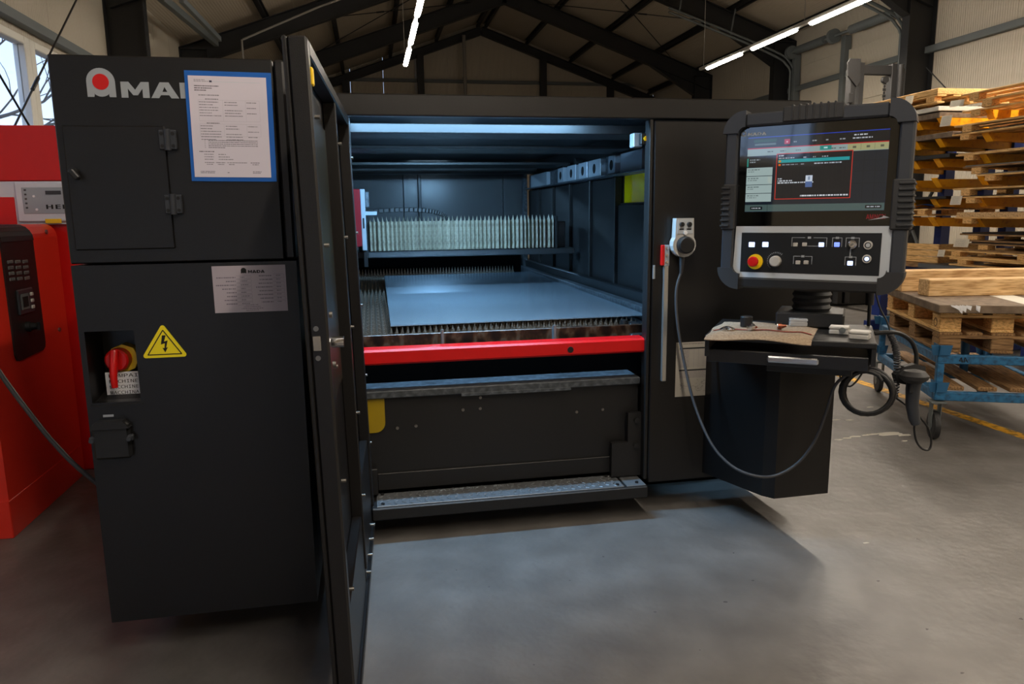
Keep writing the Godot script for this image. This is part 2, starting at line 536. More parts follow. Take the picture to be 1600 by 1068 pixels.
func make_prints() -> void:
	var grey := Color(0.45, 0.43, 0.46)
	# notice sheet in the blue sleeve
	var im := Image.create(420, 560, false, Image.FORMAT_RGBA8)
	im.fill(Color(0.84, 0.81, 0.85))
	scribble(im, 30, 20, 60, 3, grey); scribble(im, 30, 28, 80, 3, grey)
	fill(im, 112, 24, 14, 10, Color(0.2, 0.2, 0.28))
	fill(im, 126, 30, 260, 1, Color(0.6, 0.75, 0.78))
	for k in 3:
		scribble(im, 30, 52 + k * 12, 130 - k * 34, 5, Color(0.3, 0.28, 0.3))
	scribble(im, 50, 102, 110, 5, grey)
	for blk in [[130, 246, 6], [262, 330, 6]]:
		fill(im, 46, blk[0], 330, 1, Color(0.7, 0.68, 0.71)); fill(im, 46, blk[1], 330, 1, Color(0.7, 0.68, 0.71))
		for cx in [46, 176, 300, 376]:
			fill(im, cx, blk[0], 1, blk[1] - blk[0], Color(0.72, 0.70, 0.73))
		scribble(im, 84, blk[0] - 6, 70, 4, Color(0.35, 0.33, 0.36))
		for r in blk[2]:
			scribble(im, 50, blk[0] + 10 + r * 15, rng.randf_range(60, 118), 4, grey)
			if r != 2:
				scribble(im, 186, blk[0] + 10 + r * 15, rng.randf_range(60, 100), 4, grey)
			if r % 2 == 0:
				scribble(im, 306, blk[0] + 10 + r * 15, rng.randf_range(40, 64), 4, grey)
	for k in 5:
		fill(im, 66, 352 + k * 10, 4, 3, grey)
		scribble(im, 86, 352 + k * 10, 270 if k < 4 else 90, 4, grey)
	scribble(im, 34, 414, 80, 5, Color(0.35, 0.33, 0.36))
	for k in 3:
		scribble(im, 60, 430 + k * 14, 50, 4, grey); scribble(im, 136, 430 + k * 14, 40 + 20 * k, 4, grey)
	for q in [60, 120, 180, 310]:
		scribble(im, q, 476, 50 if q != 180 else 110, 4, grey); scribble(im, q + 10, 486, 34, 4, grey)
	scribble(im, 34, 526, 80, 4, grey); scribble(im, 34, 534, 76, 4, grey); scribble(im, 180, 532, 12, 4, grey); scribble(im, 320, 526, 50, 4, grey); scribble(im, 320, 534, 46, 4, grey)
	printed("print_notice", im, 0.3)
	# rating plate
	im = Image.create(400, 260, false, Image.FORMAT_RGBA8)
	im.fill(Color(0.66, 0.62, 0.65))
	for r in 8:
		var y := 62.0 + r * 21
		var w := rng.randf_range(50, 110)
		scribble(im, 124 - w, y, w, 6, Color(0.42, 0.39, 0.43))
		w = rng.randf_range(60, 100)
		scribble(im, 324 - w, y - 6, w, 6, Color(0.42, 0.39, 0.43))
		fill(im, 128, y - 6, 80, 1, grey); fill(im, 128, y + 10, 80, 1, grey); fill(im, 208, y - 6, 1, 16, grey)
		fill(im, 328, y - 12, 60, 1, grey); fill(im, 388, y - 12, 1, 16, grey)
		scribble(im, 150, y, rng.randf_range(16, 50), 5, grey); scribble(im, 346, y - 6, 24, 5, grey)
	for k in 4:
		scribble(im, 170 - k * 12 * int(k < 3), 218 + k * 10, 70 + 24 * k * int(k < 3), 4, Color(0.45, 0.42, 0.46))
	printed("print_plate", im, 0.35)
	# instruction sheet taped beside the opening
	im = Image.create(260, 360, false, Image.FORMAT_RGBA8)
	im.fill(Color(0.66, 0.63, 0.58))
	scribble(im, 50, 8, 150, 5, Color(0.4, 0.38, 0.35))
	for yy in [36, 180]:
		fill(im, 26, yy, 210, 10, Color(0.12, 0.12, 0.12))
	for r in 13:
		fill(im, 26, 52 + r * 9, 210, 1, grey)
		scribble(im, 32, 55 + r * 9, 60, 3, grey)
	for cx in [26, 96, 130, 164, 200, 236]:
		fill(im, cx, 46, 1, 124, grey)
	for k in 5:
		scribble(im, 30, 196 + k * 9, 190, 3, grey)
	for k in 60:
		fill(im, 30 + rng.randf() * 40, 270 + rng.randf() * 40, 5, 1, Color(0.3, 0.3, 0.28)); fill(im, 140 + rng.randf() * 80, 250 + rng.randf() * 80, 9, 1, Color(0.35, 0.34, 0.32))
	fill(im, 62, 292, 80, 1, Color(0.3, 0.3, 0.28))
	printed("print_sheet", im, 0.7)
	# white tags on the pallets
	im = Image.create(96, 96, false, Image.FORMAT_RGBA8)
	im.fill(Color(0.88, 0.85, 0.78))
	for k in 7:
		scribble(im, 10, 12 + k * 11, 60 + 10 * (k % 2), 3, Color(0.66, 0.64, 0.60))
	printed("print_tag", im, 0.8)
	# what the console's display shows
	im = Image.create(522, 300, false, Image.FORMAT_RGBA8)
	im.fill(Color(0.10, 0.13, 0.17))
	fill(im, 0, 0, 522, 3, Color(0.10, 0.25, 0.75))
	fill(im, 0, 3, 522, 40, Color(0.07, 0.08, 0.10))
	fill(im, 24, 10, 90, 12, Color(0.12, 0.26, 0.18)); fill(im, 28, 26, 84, 8, Color(0.35, 0.42, 0.42))
	fill(im, 0, 43, 522, 4, Color(0.72, 0.08, 0.14))
	fill(im, 0, 47, 522, 28, Color(0.58, 0.66, 0.66))
	fill(im, 380, 47, 142, 26, Color(0.66, 0.66, 0.48))
	for q in [426, 474]:
		fill(im, q, 49, 1, 22, Color(0.4, 0.4, 0.32))
	for q in [398, 446, 494]:
		fill(im, q, 56, 12, 8, Color(0.36, 0.36, 0.3))
	for q in [80, 130, 190, 320, 350]:
		scribble(im, q, 58, 22, 4, Color(0.34, 0.38, 0.38))
	for q in [[180, 14], [250, 16], [300, 12], [350, 20]]:
		scribble(im, q[0], 24, q[1], 5, Color(0.6, 0.62, 0.64))
	scribble(im, 400, 12, 50, 5, Color(0.8, 0.82, 0.85)); scribble(im, 396, 24, 70, 5, Color(0.75, 0.77, 0.8))
	fill(im, 144, 14, 22, 20, Color(0.70, 0.16, 0.26)); fill(im, 152, 22, 6, 6, Color(0.9, 0.7, 0.75))
	fill(im, 280, 48, 42, 16, Color(0.10, 0.55, 0.52)); fill(im, 294, 53, 14, 6, Color(0.75, 0.9, 0.9))
	# job list on the left
	fill(im, 0, 80, 102, 40, Color(0.05, 0.07, 0.09)); fill(im, 0, 84, 6, 34, Color(0.08, 0.55, 0.50))
	scribble(im, 12, 88, 40, 5, Color(0.6, 0.65, 0.68)); scribble(im, 12, 97, 26, 5, Color(0.6, 0.65, 0.68))
	for k in 4:
		fill(im, 0, 122 + k * 35, 104, 33, Color(0.66, 0.74, 0.73))
		scribble(im, 6, 128 + k * 35, 46, 4, Color(0.42, 0.48, 0.48))
		scribble(im, 6, 136 + k * 35, 24 + 14 * (k % 2), 4, Color(0.50, 0.56, 0.56))
	# tiles on the right
	for q in [440, 480]:
		fill(im, q, 78, 2, 184, Color(0.07, 0.09, 0.12))
	for q in [110, 150, 196]:
		fill(im, 400, q, 122, 2, Color(0.07, 0.09, 0.12))
	# message window with a red border
	fill(im, 117, 70, 284, 182, Color(0.80, 0.20, 0.16)); fill(im, 120, 73, 278, 176, Color(0.07, 0.085, 0.115))
	scribble(im, 126, 77, 20, 4, Color(0.8, 0.82, 0.85))
	for q in [[126, 14], [142, 46], [220, 12], [256, 10], [290, 22]]:
		scribble(im, q[0], 87, q[1], 4, Color(0.7, 0.73, 0.77))
	fill(im, 124, 94, 266, 13, Color(0.10, 0.62, 0.64))
	fill(im, 126, 97, 9, 8, Color(0.9, 0.55, 0.1)); fill(im, 126, 111, 9, 8, Color(0.9, 0.42, 0.1))
	scribble(im, 140, 113, 60, 4, Color(0.6, 0.63, 0.67)); scribble(im, 212, 113, 12, 4, Color(0.6, 0.63, 0.67)); scribble(im, 262, 112, 100, 5, Color(0.72, 0.76, 0.8))
	scribble(im, 126, 168, 20, 4, Color(0.8, 0.83, 0.86))
	scribble(im, 126, 176, 56, 5, Color(0.82, 0.85, 0.88)); scribble(im, 126, 184, 140, 5, Color(0.82, 0.85, 0.88))
	fill(im, 233, 160, 26, 24, Color(0.82, 0.87, 0.93)); fill(im, 233, 184, 26, 22, Color(0.32, 0.42, 0.62)); fill(im, 242, 164, 8, 14, Color(0.55, 0.62, 0.72))
	scribble(im, 216, 236, 176, 6, Color(0.86, 0.88, 0.9))
	# foot bar
	fill(im, 0, 272, 522, 28, Color(0.30, 0.38, 0.37)); fill(im, 90, 272, 1, 28, Color(0.12, 0.15, 0.15))
	for q in [[22, 48], [456, 56]]:
		fill(im, q[0], 280, q[1], 12, Color(0.06, 0.07, 0.09))
		scribble(im, q[0] + 5, 284, q[1] - 10, 4, Color(0.75, 0.78, 0.8))
	var m := mat("display_screen", Color(0.01, 0.01, 0.012), 0.04, 0.0, 0.7)
	m.emission_enabled = true
	m.emission_texture = ImageTexture.create_from_image(im)
	m.emission = Color.WHITE
	m.emission_operator = BaseMaterial3D.EMISSION_OP_MULTIPLY
	m.emission_energy_multiplier = SCREEN_GLOW

# ---------------------------------------------------------------- the hall
const XL := -3.75
const XR := 10.3
const XM := 4.0
const ZB := -26.4
const ZF := 5.0
const RIDGE := 8.03
const SLOPE := 0.355

func roof(x: float) -> float:
	return RIDGE - SLOPE * absf(x - XM)

func make_hall() -> void:
	structure("floor", mb().bb(XL - 0.1, -0.2, ZB - 0.1, XR + 0.1, 0.0, ZF + 0.1), M.concrete)
	structure("ground", mb().bb(-60, -0.5, -60, XL - 0.1, -0.05, 40), M.bark)
	# left wall: ribbed panels under and over a band of windows
	var w := structure("wall_left")
	var cuts := [ZB]
	while cuts[-1] < ZF - 0.01:
		var nxt: float = minf(cuts[-1] + 1.12, ZF)
		for q in [-12.65, -3.95, -2.05, 0.85]:
			if q > cuts[-1] + 0.01 and q < nxt:
				nxt = q
		cuts.append(nxt)
	for i in cuts.size() - 1:
		var c0: float = cuts[i] + 0.003
		var c1: float = cuts[i + 1] - 0.003
		var sill := 2.2 if c0 > -12.66 and c1 < -3.94 else 2.55 if c0 > -2.06 and c1 < 0.86 else 0.0
		if sill > 0.0:
			part("panel", mb().bb(XL - 0.1, 0, c0, XL, sill, c1), M.panel_cream, w)
			part("panel", mb().bb(XL - 0.1, 3.64, c0, XL, roof(XL) + 0.1, c1), M.panel_cream, w)
		else:
			part("panel", mb().bb(XL - 0.1, 0, c0, XL, roof(XL) + 0.1, c1), M.panel_cream, w)
	# casements with double frames between them
	for k in 4:
		var win := structure("window_%d" % (k + 1))
		var sill := 2.2 if k < 3 else 2.55
		var h := 3.64 - sill
		win.position = Vector3(XL - 0.05, sill, -11.2 + k * 2.9 if k < 3 else -0.6)
		var f := mb()
		for sd in [-1.0, 1.0]:
			f.box(Vector3(0, h * 0.5, sd * 1.38), Vector3(0.13, h, 0.13), 0.01)
		f.box(Vector3(0, 0.045, 0), Vector3(0.13, 0.09, 2.64), 0.01)
		f.box(Vector3(0, h - 0.045, 0), Vector3(0.13, 0.09, 2.64), 0.01)
		part("window_frame", f, M.window_frame, win)
		part("pane", mb().box(Vector3(-0.01, h * 0.5, 0), Vector3(0.012, h - 0.16, 2.63)), M.pane, win)
	structure("trim_1", mb().bb(XL, 3.71, -12.4, XL + 0.12, 3.82, 4.9, 0.004), M.galvanised)
	# right wall
	w = structure("wall_right")
	var z := ZB
	while z < ZF - 0.01:
		var z1 := minf(z + 1.12, ZF)
		part("panel", mb().bb(XR, 0, z + 0.003, XR + 0.1, roof(XR) + 0.1, z1 - 0.003), M.panel_cream, w)
		z = z1
	structure("trim_2", mb().bb(XR - 0.13, 4.4, -26.0, XR - 0.03, 4.52, 3.0, 0.006), M.galvanised)
	# gable walls, panel by panel
	for q in [["wall_rear", ZB, -0.1], ["wall_front", ZF, 0.1]]:
		w = structure(q[0])
		var x := XL
		while x < XR - 0.01:
			var x1 := minf(x + 1.1, XR)
			# unseen glazed door added at the left of the front gable for blue daylight
			var y0 := 2.6 if q[1] > 0.0 and x1 < -1.5 else 0.0
			var poly := PackedVector2Array([Vector2(x + 0.003, y0), Vector2(x1 - 0.003, y0), Vector2(x1 - 0.003, roof(x1) + 0.1)])
			if x < XM and x1 > XM:
				poly.append(Vector2(XM, roof(XM) + 0.1))
			poly.append(Vector2(x + 0.003, roof(x) + 0.1))
			part("panel", mb().prism(poly, q[2], Vector3(0, 0, q[1])), M.panel_cream, w)
			x = x1
	var gd := structure("door_1")  # added behind the viewer to let blue daylight onto the floor
	gd.position = Vector3(-2.65, 0, ZF + 0.05)
	var gf := mb()
	for xx in [-1.05, 0.0, 1.05]:
		gf.box(Vector3(xx, 1.3, 0), Vector3(0.1, 2.6, 0.1), 0.01)
	for yy in [0.06, 2.54]:
		gf.box(Vector3(0, yy, 0), Vector3(2.2, 0.12, 0.1), 0.01)
	part("door_frame", gf, M.window_frame, gd)
	for xx in [-0.525, 0.525]:
		part("pane", mb().box(Vector3(xx, 1.3, 0), Vector3(0.96, 2.36, 0.012)), M.pane, gd)
	structure("trim_3", mb().bb(XL + 0.3, 6.04, ZB, XR - 0.3, 6.14, ZB + 0.12, 0.004), M.galvanised)
	# roof slabs
	for s in [-1.0, 1.0]:
		var x0 := XM
		var x1: float = XM + s * (8.0 if s < 0 else 6.6)
		var poly := PackedVector2Array([Vector2(x0, roof(x0)), Vector2(x1, roof(x1)), Vector2(x1, roof(x1) + 0.15), Vector2(x0, roof(x0) + 0.15)])
		structure("ceiling", mb().prism(poly, ZF - ZB + 0.2, Vector3(0, 0, ZB - 0.1)), M.panel_roof)
	make_steel()

func rafter(b: MB, p: Vector2, q: Vector2, z: float, h: float, w: float) -> void:
	var a3 := Vector3(p.x, p.y, z)
	var b3 := Vector3(q.x, q.y, z)
	var f := (b3 - a3).normalized()
	var up := Vector3(-f.y, f.x, 0) * signf(f.x)
	b.bar(a3 + up * (h * 0.5 - 0.008), b3 + up * (h * 0.5 - 0.008), w, 0.016)
	b.bar(a3 - up * (h * 0.5 - 0.008), b3 - up * (h * 0.5 - 0.008), w, 0.016)
	b.bar(a3, b3, 0.014, h)

func make_steel() -> void:
	var where := ["second from the far gable", "third from the far gable, beyond the overhead door", "nearest to the laser cutter"]
	var zs := [-21.7, -17.2, -12.6]
	for k in 3:
		var z: float = zs[k]
		var t := thing("portal_frame", "black steel portal frame of the hall, " + where[k], "steel frame", Vector3(XM, 0, z), 0.0, "portal frames of the hall")
		var o := -t.position
		for s in [-1.0, 1.0]:
			var xo := XL if s < 0 else XR
			var xi: float = xo - s * 0.56
			var top := roof(xo) - 0.2
			var c := mb()
			c.bb(xo - s * 0.002, 0, z - 0.1, xo - s * 0.02, top, z + 0.1)
			c.bb(xi, 0, z - 0.1, xi + s * 0.018, top, z + 0.1)
			c.bb(xo, 0, z - 0.008, xi, top, z + 0.008)
			c.bb(xo, 0, z - 0.14, xi - s * 0.04, 0.03, z + 0.14)
			c.bb(xo, top - 0.02, z - 0.1, xi, top, z + 0.1)
			part("column", c, M.steel_black, t, "", o)
			var r := mb()
			var p := Vector2(xo - s * 0.02, roof(xo) - 0.40)
			var q := Vector2(XM, RIDGE - 0.40)
			rafter(r, p, q, z, 0.42, 0.19)
			# haunch where the rafter meets the column on the right
			if s > 0:
				r.prism(PackedVector2Array([Vector2(xi, roof(xi) - 0.6), Vector2(xi, roof(xi) - 0.95), Vector2(xo - s * 2.0, roof(xo - s * 2.0) - 0.6)]), 0.02, Vector3(0, 0, z - 0.01))
				r.bar(Vector3(xi, roof(xi) - 0.95, z), Vector3(xo - s * 2.0, roof(xo - s * 2.0) - 0.61, z), 0.19, 0.016)
			part("rafter", r, M.steel_black, t, "", o)
	# the gable's own rafters and posts
	var g := thing("gable_frame", "black steel frame standing against the far gable wall", "steel frame", Vector3(XM, 0, ZB + 0.2))
	var go := -g.position
	for s in [-1.0, 1.0]:
		var r := mb()
		rafter(r, Vector2(XM + s * 6.2, roof(XM + s * 6.2) - 0.3), Vector2(XM, RIDGE - 0.3), ZB + 0.2, 0.26, 0.2)
		part("rafter", r, M.steel_black, g, "", go)
	for x in [-0.6, 1.9, 6.15, 8.6]:
		part("post", mb().bb(x - 0.11, 0, ZB + 0.13, x + 0.11, roof(x) - 0.4, ZB + 0.33, 0.003), M.steel_black, g, "", go)
	# purlins
	var words := ["beside the ridge", "first below the ridge", "second below the ridge", "third below the ridge", "along the eaves"]
	for s in [-1.0, 1.0]:
		for k in 5:
			var x: float = XM + s * [0.14, 1.55, 3.1, 4.65, 6.0][k]
			var b := mb()
			b.bb(-0.05, -0.16, -13.0, 0.05, -0.145, 13.0)
			b.bb(-0.05, -0.012, -13.0, 0.05, 0.0, 13.0)
			b.bb(-0.006, -0.16, -13.0, 0.006, 0.0, 13.0)
			b.bb(-0.05, -0.16, -13.0, -0.03, -0.1, 13.0)
			var y := roof(x) - 0.01
			var side := "left" if s < 0 else "right"
			solo("purlin", b, M.steel_black, "dark steel purlin under the %s roof slope, %s" % [side, words[k]], "purlin", Vector3(x, y, -13.1), 0.0, "roof purlins")
	# bracing rods
	var rods := [
		["thin brace rod crossing the roof bay on the right, sloping down to the eaves", Vector3(4.9, 7.42, -17.3), Vector3(9.0, 5.98, -21.5)],
		["thin brace rod crossing the roof bay on the right, sloping up to the ridge", Vector3(9.0, 5.98, -17.3), Vector3(4.9, 7.42, -21.5)],
		["thin brace rod crossing the left roof slope, rising away from the viewer", Vector3(-1.6, 5.72, -17.4), Vector3(3.0, 7.36, -21.5)],
		["thin brace rod crossing the left roof slope, rising towards the viewer", Vector3(3.0, 7.36, -17.4), Vector3(-1.6, 5.72, -21.5)],
		["dark brace rod rising to the right in front of the windows on the left", Vector3(XL + 0.3, 1.3, -6.93), Vector3(XL + 0.3, 5.15, -11.6)],
		["dark brace rod falling to the right in front of the windows on the left", Vector3(XL + 0.36, 5.0, -5.5), Vector3(XL + 0.36, 1.2, -10.31)],
		["thin brace rod on the right wall behind the stacked pallets", Vector3(XR - 0.3, 4.1, -12.3), Vector3(XR - 0.3, 1.6, -9.4)],
	]
	for r in rods:
		var b := mb().cyl(r[1], r[2], 0.011, 8)
		var mid: Vector3 = r[1].lerp(r[2], 0.45)
		var d: Vector3 = (r[2] - r[1]).normalized()
		b.cyl(mid - d * 0.12, mid + d * 0.12, 0.02, 8)
		solo("brace_rod", b, M.steel_black, r[0], "brace rod")
	# two grey struts near the eaves on the left
	solo("strut", mb().bar(Vector3(-3.0, 4.93, -12.7), Vector3(-3.0, 5.18, -17.1), 0.10, 0.12, 0.004), M.galvanised, "galvanised strut sloping towards the second column on the left", "strut")
	solo("strut", mb().bar(Vector3(-2.6, 4.78, -12.3), Vector3(-2.6, 4.86, -15.2), 0.07, 0.09, 0.004), M.galvanised, "shorter galvanised strut to the right of the sloping strut on the left", "strut")
	solo("conduit", mb().tube([Vector3(-2.44, 5.24, -16.95), Vector3(-2.17, 5.36, -16.95), Vector3(-0.83, 5.95, -16.95), Vector3(1.6, 6.85, -16.95)], 0.022, 8), M.pipe_white, "pale conduit pipe running up the left rafter", "conduit")
	solo("conduit", mb().cyl(Vector3(-2.46, 0, -16.95), Vector3(-2.46, 5.24, -16.95), 0.022, 8), M.pipe_white, "pale conduit pipe standing beside the second column on the left", "conduit")
	solo("pipe", mb().cyl(Vector3(3.4, 0.0, ZB + 0.5), Vector3(3.36, 7.5, ZB + 0.5), 0.06, 10).cyl(Vector3(3.36, 6.1, ZB + 0.5), Vector3(3.36, 6.16, ZB + 0.5), 0.08, 10), M.pipe_white, "white vertical pipe rising in front of the far gable wall", "pipe")

# ---------------------------------------------------------------- hanging strip lights
func light_strip(x: float, y: float, z0: float, count: int, lbl: String, power := 1.0) -> void:
	# a rail of tubes hung on wires
	var pitch := 1.845
	var t := thing("strip_light", lbl, "strip light", Vector3(x, y, z0), 0.0, "hanging strip lights")
	part("rail", mb().bb(-0.035, 0.02, -1.05, 0.035, 0.075, pitch * (count - 1) + 0.95, 0.004), M.pipe_white, t)
	for k in count:
		part("light_tube", mb().box(Vector3(0, 0, pitch * k), Vector3(0.085, 0.05, 1.44), 0.02), M.tube_light, t)
		var l := AreaLight3D.new()
		l.name = "tube_lamp"
		l.area_size = Vector2(0.085, 1.44)
		l.light_color = Color(1.0, 0.93, 0.84)
		l.light_energy = TUBE_ENERGY * power
		l.shadow_enabled = true
		l.area_range = 40.0
		l.position = Vector3(0, -0.03, pitch * k)
		l.rotation = Vector3(-PI / 2, 0, 0)
		t.add_child(l, true)
	for k in range(0, count, 2):
		part("hanger", mb().cyl(Vector3(0, 0.07, pitch * k - 0.9), Vector3(0, roof(x) - y - 0.02, pitch * k - 0.9), 0.006, 6), M.pipe_white, t)

# ---------------------------------------------------------------- overhead door gear on the right wall
func make_overhead_door() -> void:
	var t := thing("overhead_door", "closed pale overhead door with galvanised tracks in the right wall", "overhead door", Vector3(XR - 0.2, 0, -15.0))
	var o := -t.position
	for k in 9:
		part("door_panel", mb().bb(XR - 0.075, 0.01 + k * 0.55, -16.7, XR - 0.02, 0.01 + k * 0.55 + 0.545, -13.3, 0.006), M.panel_cream, t, "", o)
	for z in [-16.9, -15.0, -13.1]:
		part("post", mb().bb(XR - 0.18, 0, z - 0.07, XR - 0.03, 5.25, z + 0.07, 0.004), M.galvanised, t, "", o)
	for z in [-16.95, -13.15]:
		for d in [0.0, 0.09]:
			var p := [Vector3(10.17 - d, 0.05, z), Vector3(10.17 - d, 2.5, z), Vector3(10.17 - d, 4.6, z), Vector3(10.15 - d, 4.9, z), Vector3(10.05 - d, 5.08 - d * 0.6, z), Vector3(9.84 - d * 0.5, 5.24 - d, z), Vector3(9.13, 5.50 - d, z), Vector3(7.9, 5.90 - d, z), Vector3(6.95, 6.2 - d, z)]
			part("track", mb().tube(curve(p, 5), 0.028, 6), M.galvanised, t, "", o)
		for xx in [7.3, 8.6]:
			part("bracket", mb().bar(Vector3(xx - 0.1, 6.2 - (xx - 6.95) * 0.325, z), Vector3(xx, roof(xx) - 0.16, z), 0.03, 0.03), M.galvanised, t, "", o)
	part("shaft", mb().cyl(Vector3(XR - 0.28, 5.28, -16.9), Vector3(XR - 0.28, 5.28, -13.0), 0.03, 10), M.galvanised, t, "", o)
	part("spring", mb().cyl(Vector3(XR - 0.28, 5.28, -16.6), Vector3(XR - 0.28, 5.28, -15.5), 0.09, 14), M.galvanised, t, "", o)
	part("spring", mb().cyl(Vector3(XR - 0.28, 5.28, -14.6), Vector3(XR - 0.28, 5.28, -13.3), 0.09, 14), M.galvanised, t, "", o)
	for z in [-16.85, -15.2, -13.05]:
		part("drum", mb().cyl(Vector3(XR - 0.28, 5.28, z - 0.05), Vector3(XR - 0.28, 5.28, z + 0.05), 0.15, 18), M.galvanised, t, "", o)

# ---------------------------------------------------------------- the laser cutter
const FZ := -3.58

func make_cutter() -> void:
	var t := thing("laser_cutter", "large black laser cutting machine with its loading door swung open", "machine", Vector3(1.0, 0, FZ))
	var o := -t.position
	# outer body
	part("header", mb().bb(-0.25, 2.052, FZ - 0.04, 2.262, 2.152, FZ, 0.006), M.black, t, "", o)
	part("roof", mb().bb(-0.5, 2.135, -8.2, 2.25, 2.15, FZ - 0.04, 0.003), M.black_soft, t, "", o)
	part("side_panel", mb().bb(1.408, 0.16, FZ - 0.045, 2.258, 2.045, FZ, 0.006), M.black, t, "", o)
	part("jamb", mb().bb(1.385, 0.18, FZ - 0.07, 1.404, 2.05, FZ - 0.004, 0.003), M.black_soft, t, "", o)
	part("jamb", mb().bb(-0.145, 0.18, FZ - 0.22, -0.075, 2.05, FZ - 0.02, 0.003), M.black_soft, t, "", o)
	part("bay_side", mb().bb(2.24, 0.16, -4.4, 2.258, 2.14, FZ - 0.045).bb(1.74, 0.16, -4.42, 2.258, 2.14, -4.4), M.black_soft, t, "", o)
	part("plinth", mb().bb(-0.4, 0, -8.0, 1.62, 0.16, -3.95).bb(1.62, 0, -4.3, 2.1, 0.16, -3.95), M.void, t, "", o)
	# inside: left, rear, right walls, ceiling with beams
	part("inner_wall", mb().bb(-0.5, 0.16, -8.2, -0.45, 2.135, FZ - 0.04), M.black_inner, t, "", o)
	var rw := part("rear_wall", mb().bb(-0.45, 0.16, -8.2, 1.72, 2.135, -8.16), M.black_soft, t, "", o)
	for q in [[-0.45, 0.36], [0.366, 0.52], [0.55, 1.45], [1.456, 1.72]]:
		part("panel", mb().bb(q[0], 0.2, -8.16, q[1], 2.13, -8.13, 0.004), M.black_inner, rw)
	part("post", mb().bb(0.522, 0.2, -8.16, 0.548, 2.13, -8.09, 0.003), M.black_soft, rw)
	part("post", mb().bb(1.66, 0.2, -8.13, 1.70, 2.13, -8.02, 0.003), M.dusty, rw)
	var sw := part("right_wall", mb().bb(1.76, 0.16, -8.2, 1.78, 1.66, -3.9).bb(1.76, 1.85, -8.2, 1.78, 2.135, -3.9).bb(1.76, 1.66, -8.2, 1.78, 1.85, -5.04).bb(1.76, 1.66, -4.44, 1.78, 1.85, -3.9), M.black_soft, t, "", o)
	var zs := [-8.1, -7.5, -6.9, -6.3, -5.7, -5.08]
	for k in 5:
		part("panel", mb().bb(1.725, 0.9, zs[k] + 0.03, 1.76, 1.845, zs[k + 1] - 0.03, 0.006), M.black_soft, sw)
		part("post", mb().bb(1.70, 0.9, zs[k + 1] - 0.025, 1.76, 1.845, zs[k + 1] + 0.025, 0.004), M.black_soft, sw)
	part("panel", mb().bb(1.725, 0.9, -5.05, 1.76, 1.65, -3.95, 0.006), M.black_soft, sw)
	var aw := part("amber_window", mb().bb(1.765, 1.662, -5.035, 1.772, 1.848, -4.445), M.amber, t, "transparent yellow safety window", o)
	var mesh_b := mb()
	for k in 12:
		mesh_b.bb(1.775, 1.662, -5.03 + k * 0.052, 1.778, 1.848, -5.027 + k * 0.052)
	for k in 7:
		mesh_b.bb(1.775, 1.668 + k * 0.028, -5.035, 1.778, 1.671 + k * 0.028, -4.445)
	part("wire_mesh", mesh_b, M.ink, aw)
	part("window_frame", mb().bb(1.74, 1.645, -5.05, 1.765, 1.662, -4.43, 0.002).bb(1.74, 1.848, -5.05, 1.765, 1.865, -4.43, 0.002), M.black_soft, aw)
	# shelf of light plates high on the right wall
	part("rail_plate", mb().bb(1.70, 1.862, -7.9, 1.75, 1.995, -4.3, 0.004), M.dusty, t, "grey plate along the right wall", o)
	part("rail_flange", mb().bb(1.64, 1.848, -7.9, 1.75, 1.86, -4.3, 0.002), M.dusty, t, "", o)
	part("end_plate", mb().bb(1.66, 1.862, -7.65, 1.698, 1.985, -6.95, 0.003), M.light_plate, t, "", o)
	part("end_plate", mb().bb(1.672, 1.862, -4.86, 1.698, 1.985, -4.46, 0.003), M.light_plate, t, "", o)
	for q in [[-6.5, -6.3], [-6.18, -5.92], [-5.83, -5.59], [-5.55, -5.25], [-5.07, -4.93]]:
		var bl := part("bearing_block", mb().bb(1.655, 1.862, q[0], 1.70, 1.985, q[1], 0.004), M.light_plate, t, "pale steel bearing block", o)
		var zc: float = (q[0] + q[1]) * 0.5
		part("bore", mb().cyl(Vector3(1.653, 1.92, zc), Vector3(1.66, 1.92, zc), 0.035, 16), M.ink, bl)
	for q in [-6.35, -5.95]:
		part("clamp", mb().cyl(Vector3(1.66, 2.0, q), Vector3(1.72, 2.0, q), 0.035, 12), M.black_plastic, t, "", o)
	for q in [[-3.80, 0.30, 0.045], [-4.67, 0.40, 0.018], [-6.2, 0.5, 0.022], [-7.5, 0.2, 0.10]]:
		var bm := mb()
		bm.bb(-0.45, 2.0, q[0] - q[1], 1.69, 2.0 + q[2], q[0], 0.003)
		part("ceiling_beam", bm, M.black_soft, t, "", o)
	# strip light behind the header, then two added unseen lamps that brighten the inside
	for q in [[0.45, 2.118, -3.647, 1.3, 1.4, 0.022], [0.50, 2.03, -5.16, 0.4, 1.3, 0.03], [0.62, 2.05, -7.88, 0.4, 0.25, 0.031]]:
		var wl := part("work_and_added_light", mb().box(Vector3(q[0], q[1], q[2]), Vector3(q[3], 0.018, q[5]), 0.004), M.work_and_added_light, t, "", o)
		var l := AreaLight3D.new()
		l.name = "work_and_added_lamp"
		l.area_size = Vector2(q[3], q[5])
		l.light_color = Color(0.60, 0.82, 1.0)
		l.light_energy = INNER_LAMP_ENERGY * q[4]
		l.shadow_enabled = true
		l.area_range = 20.0
		l.position = Vector3(q[0], q[1] - 0.012, q[2])
		l.rotation = Vector3(-PI / 2 if q[5] < 0.025 else (-PI / 3.6 if q[5] < 0.0305 else -PI * 0.57), 0, 0)
		wl.add_child(l, true)
	# red clamp bar with brackets and the scorched end plate of the table well
	var rb := part("clamp_bar", mb().bb(-0.11, 0.872, -3.72, 1.402, 0.948, -3.61, 0.010), M.red_bar, t, "bright red bar across the opening", o)
	part("hole", mb().cyl(Vector3(0.985, 0.905, -3.615), Vector3(0.985, 0.905, -3.606), 0.016, 16), M.ink, rb)
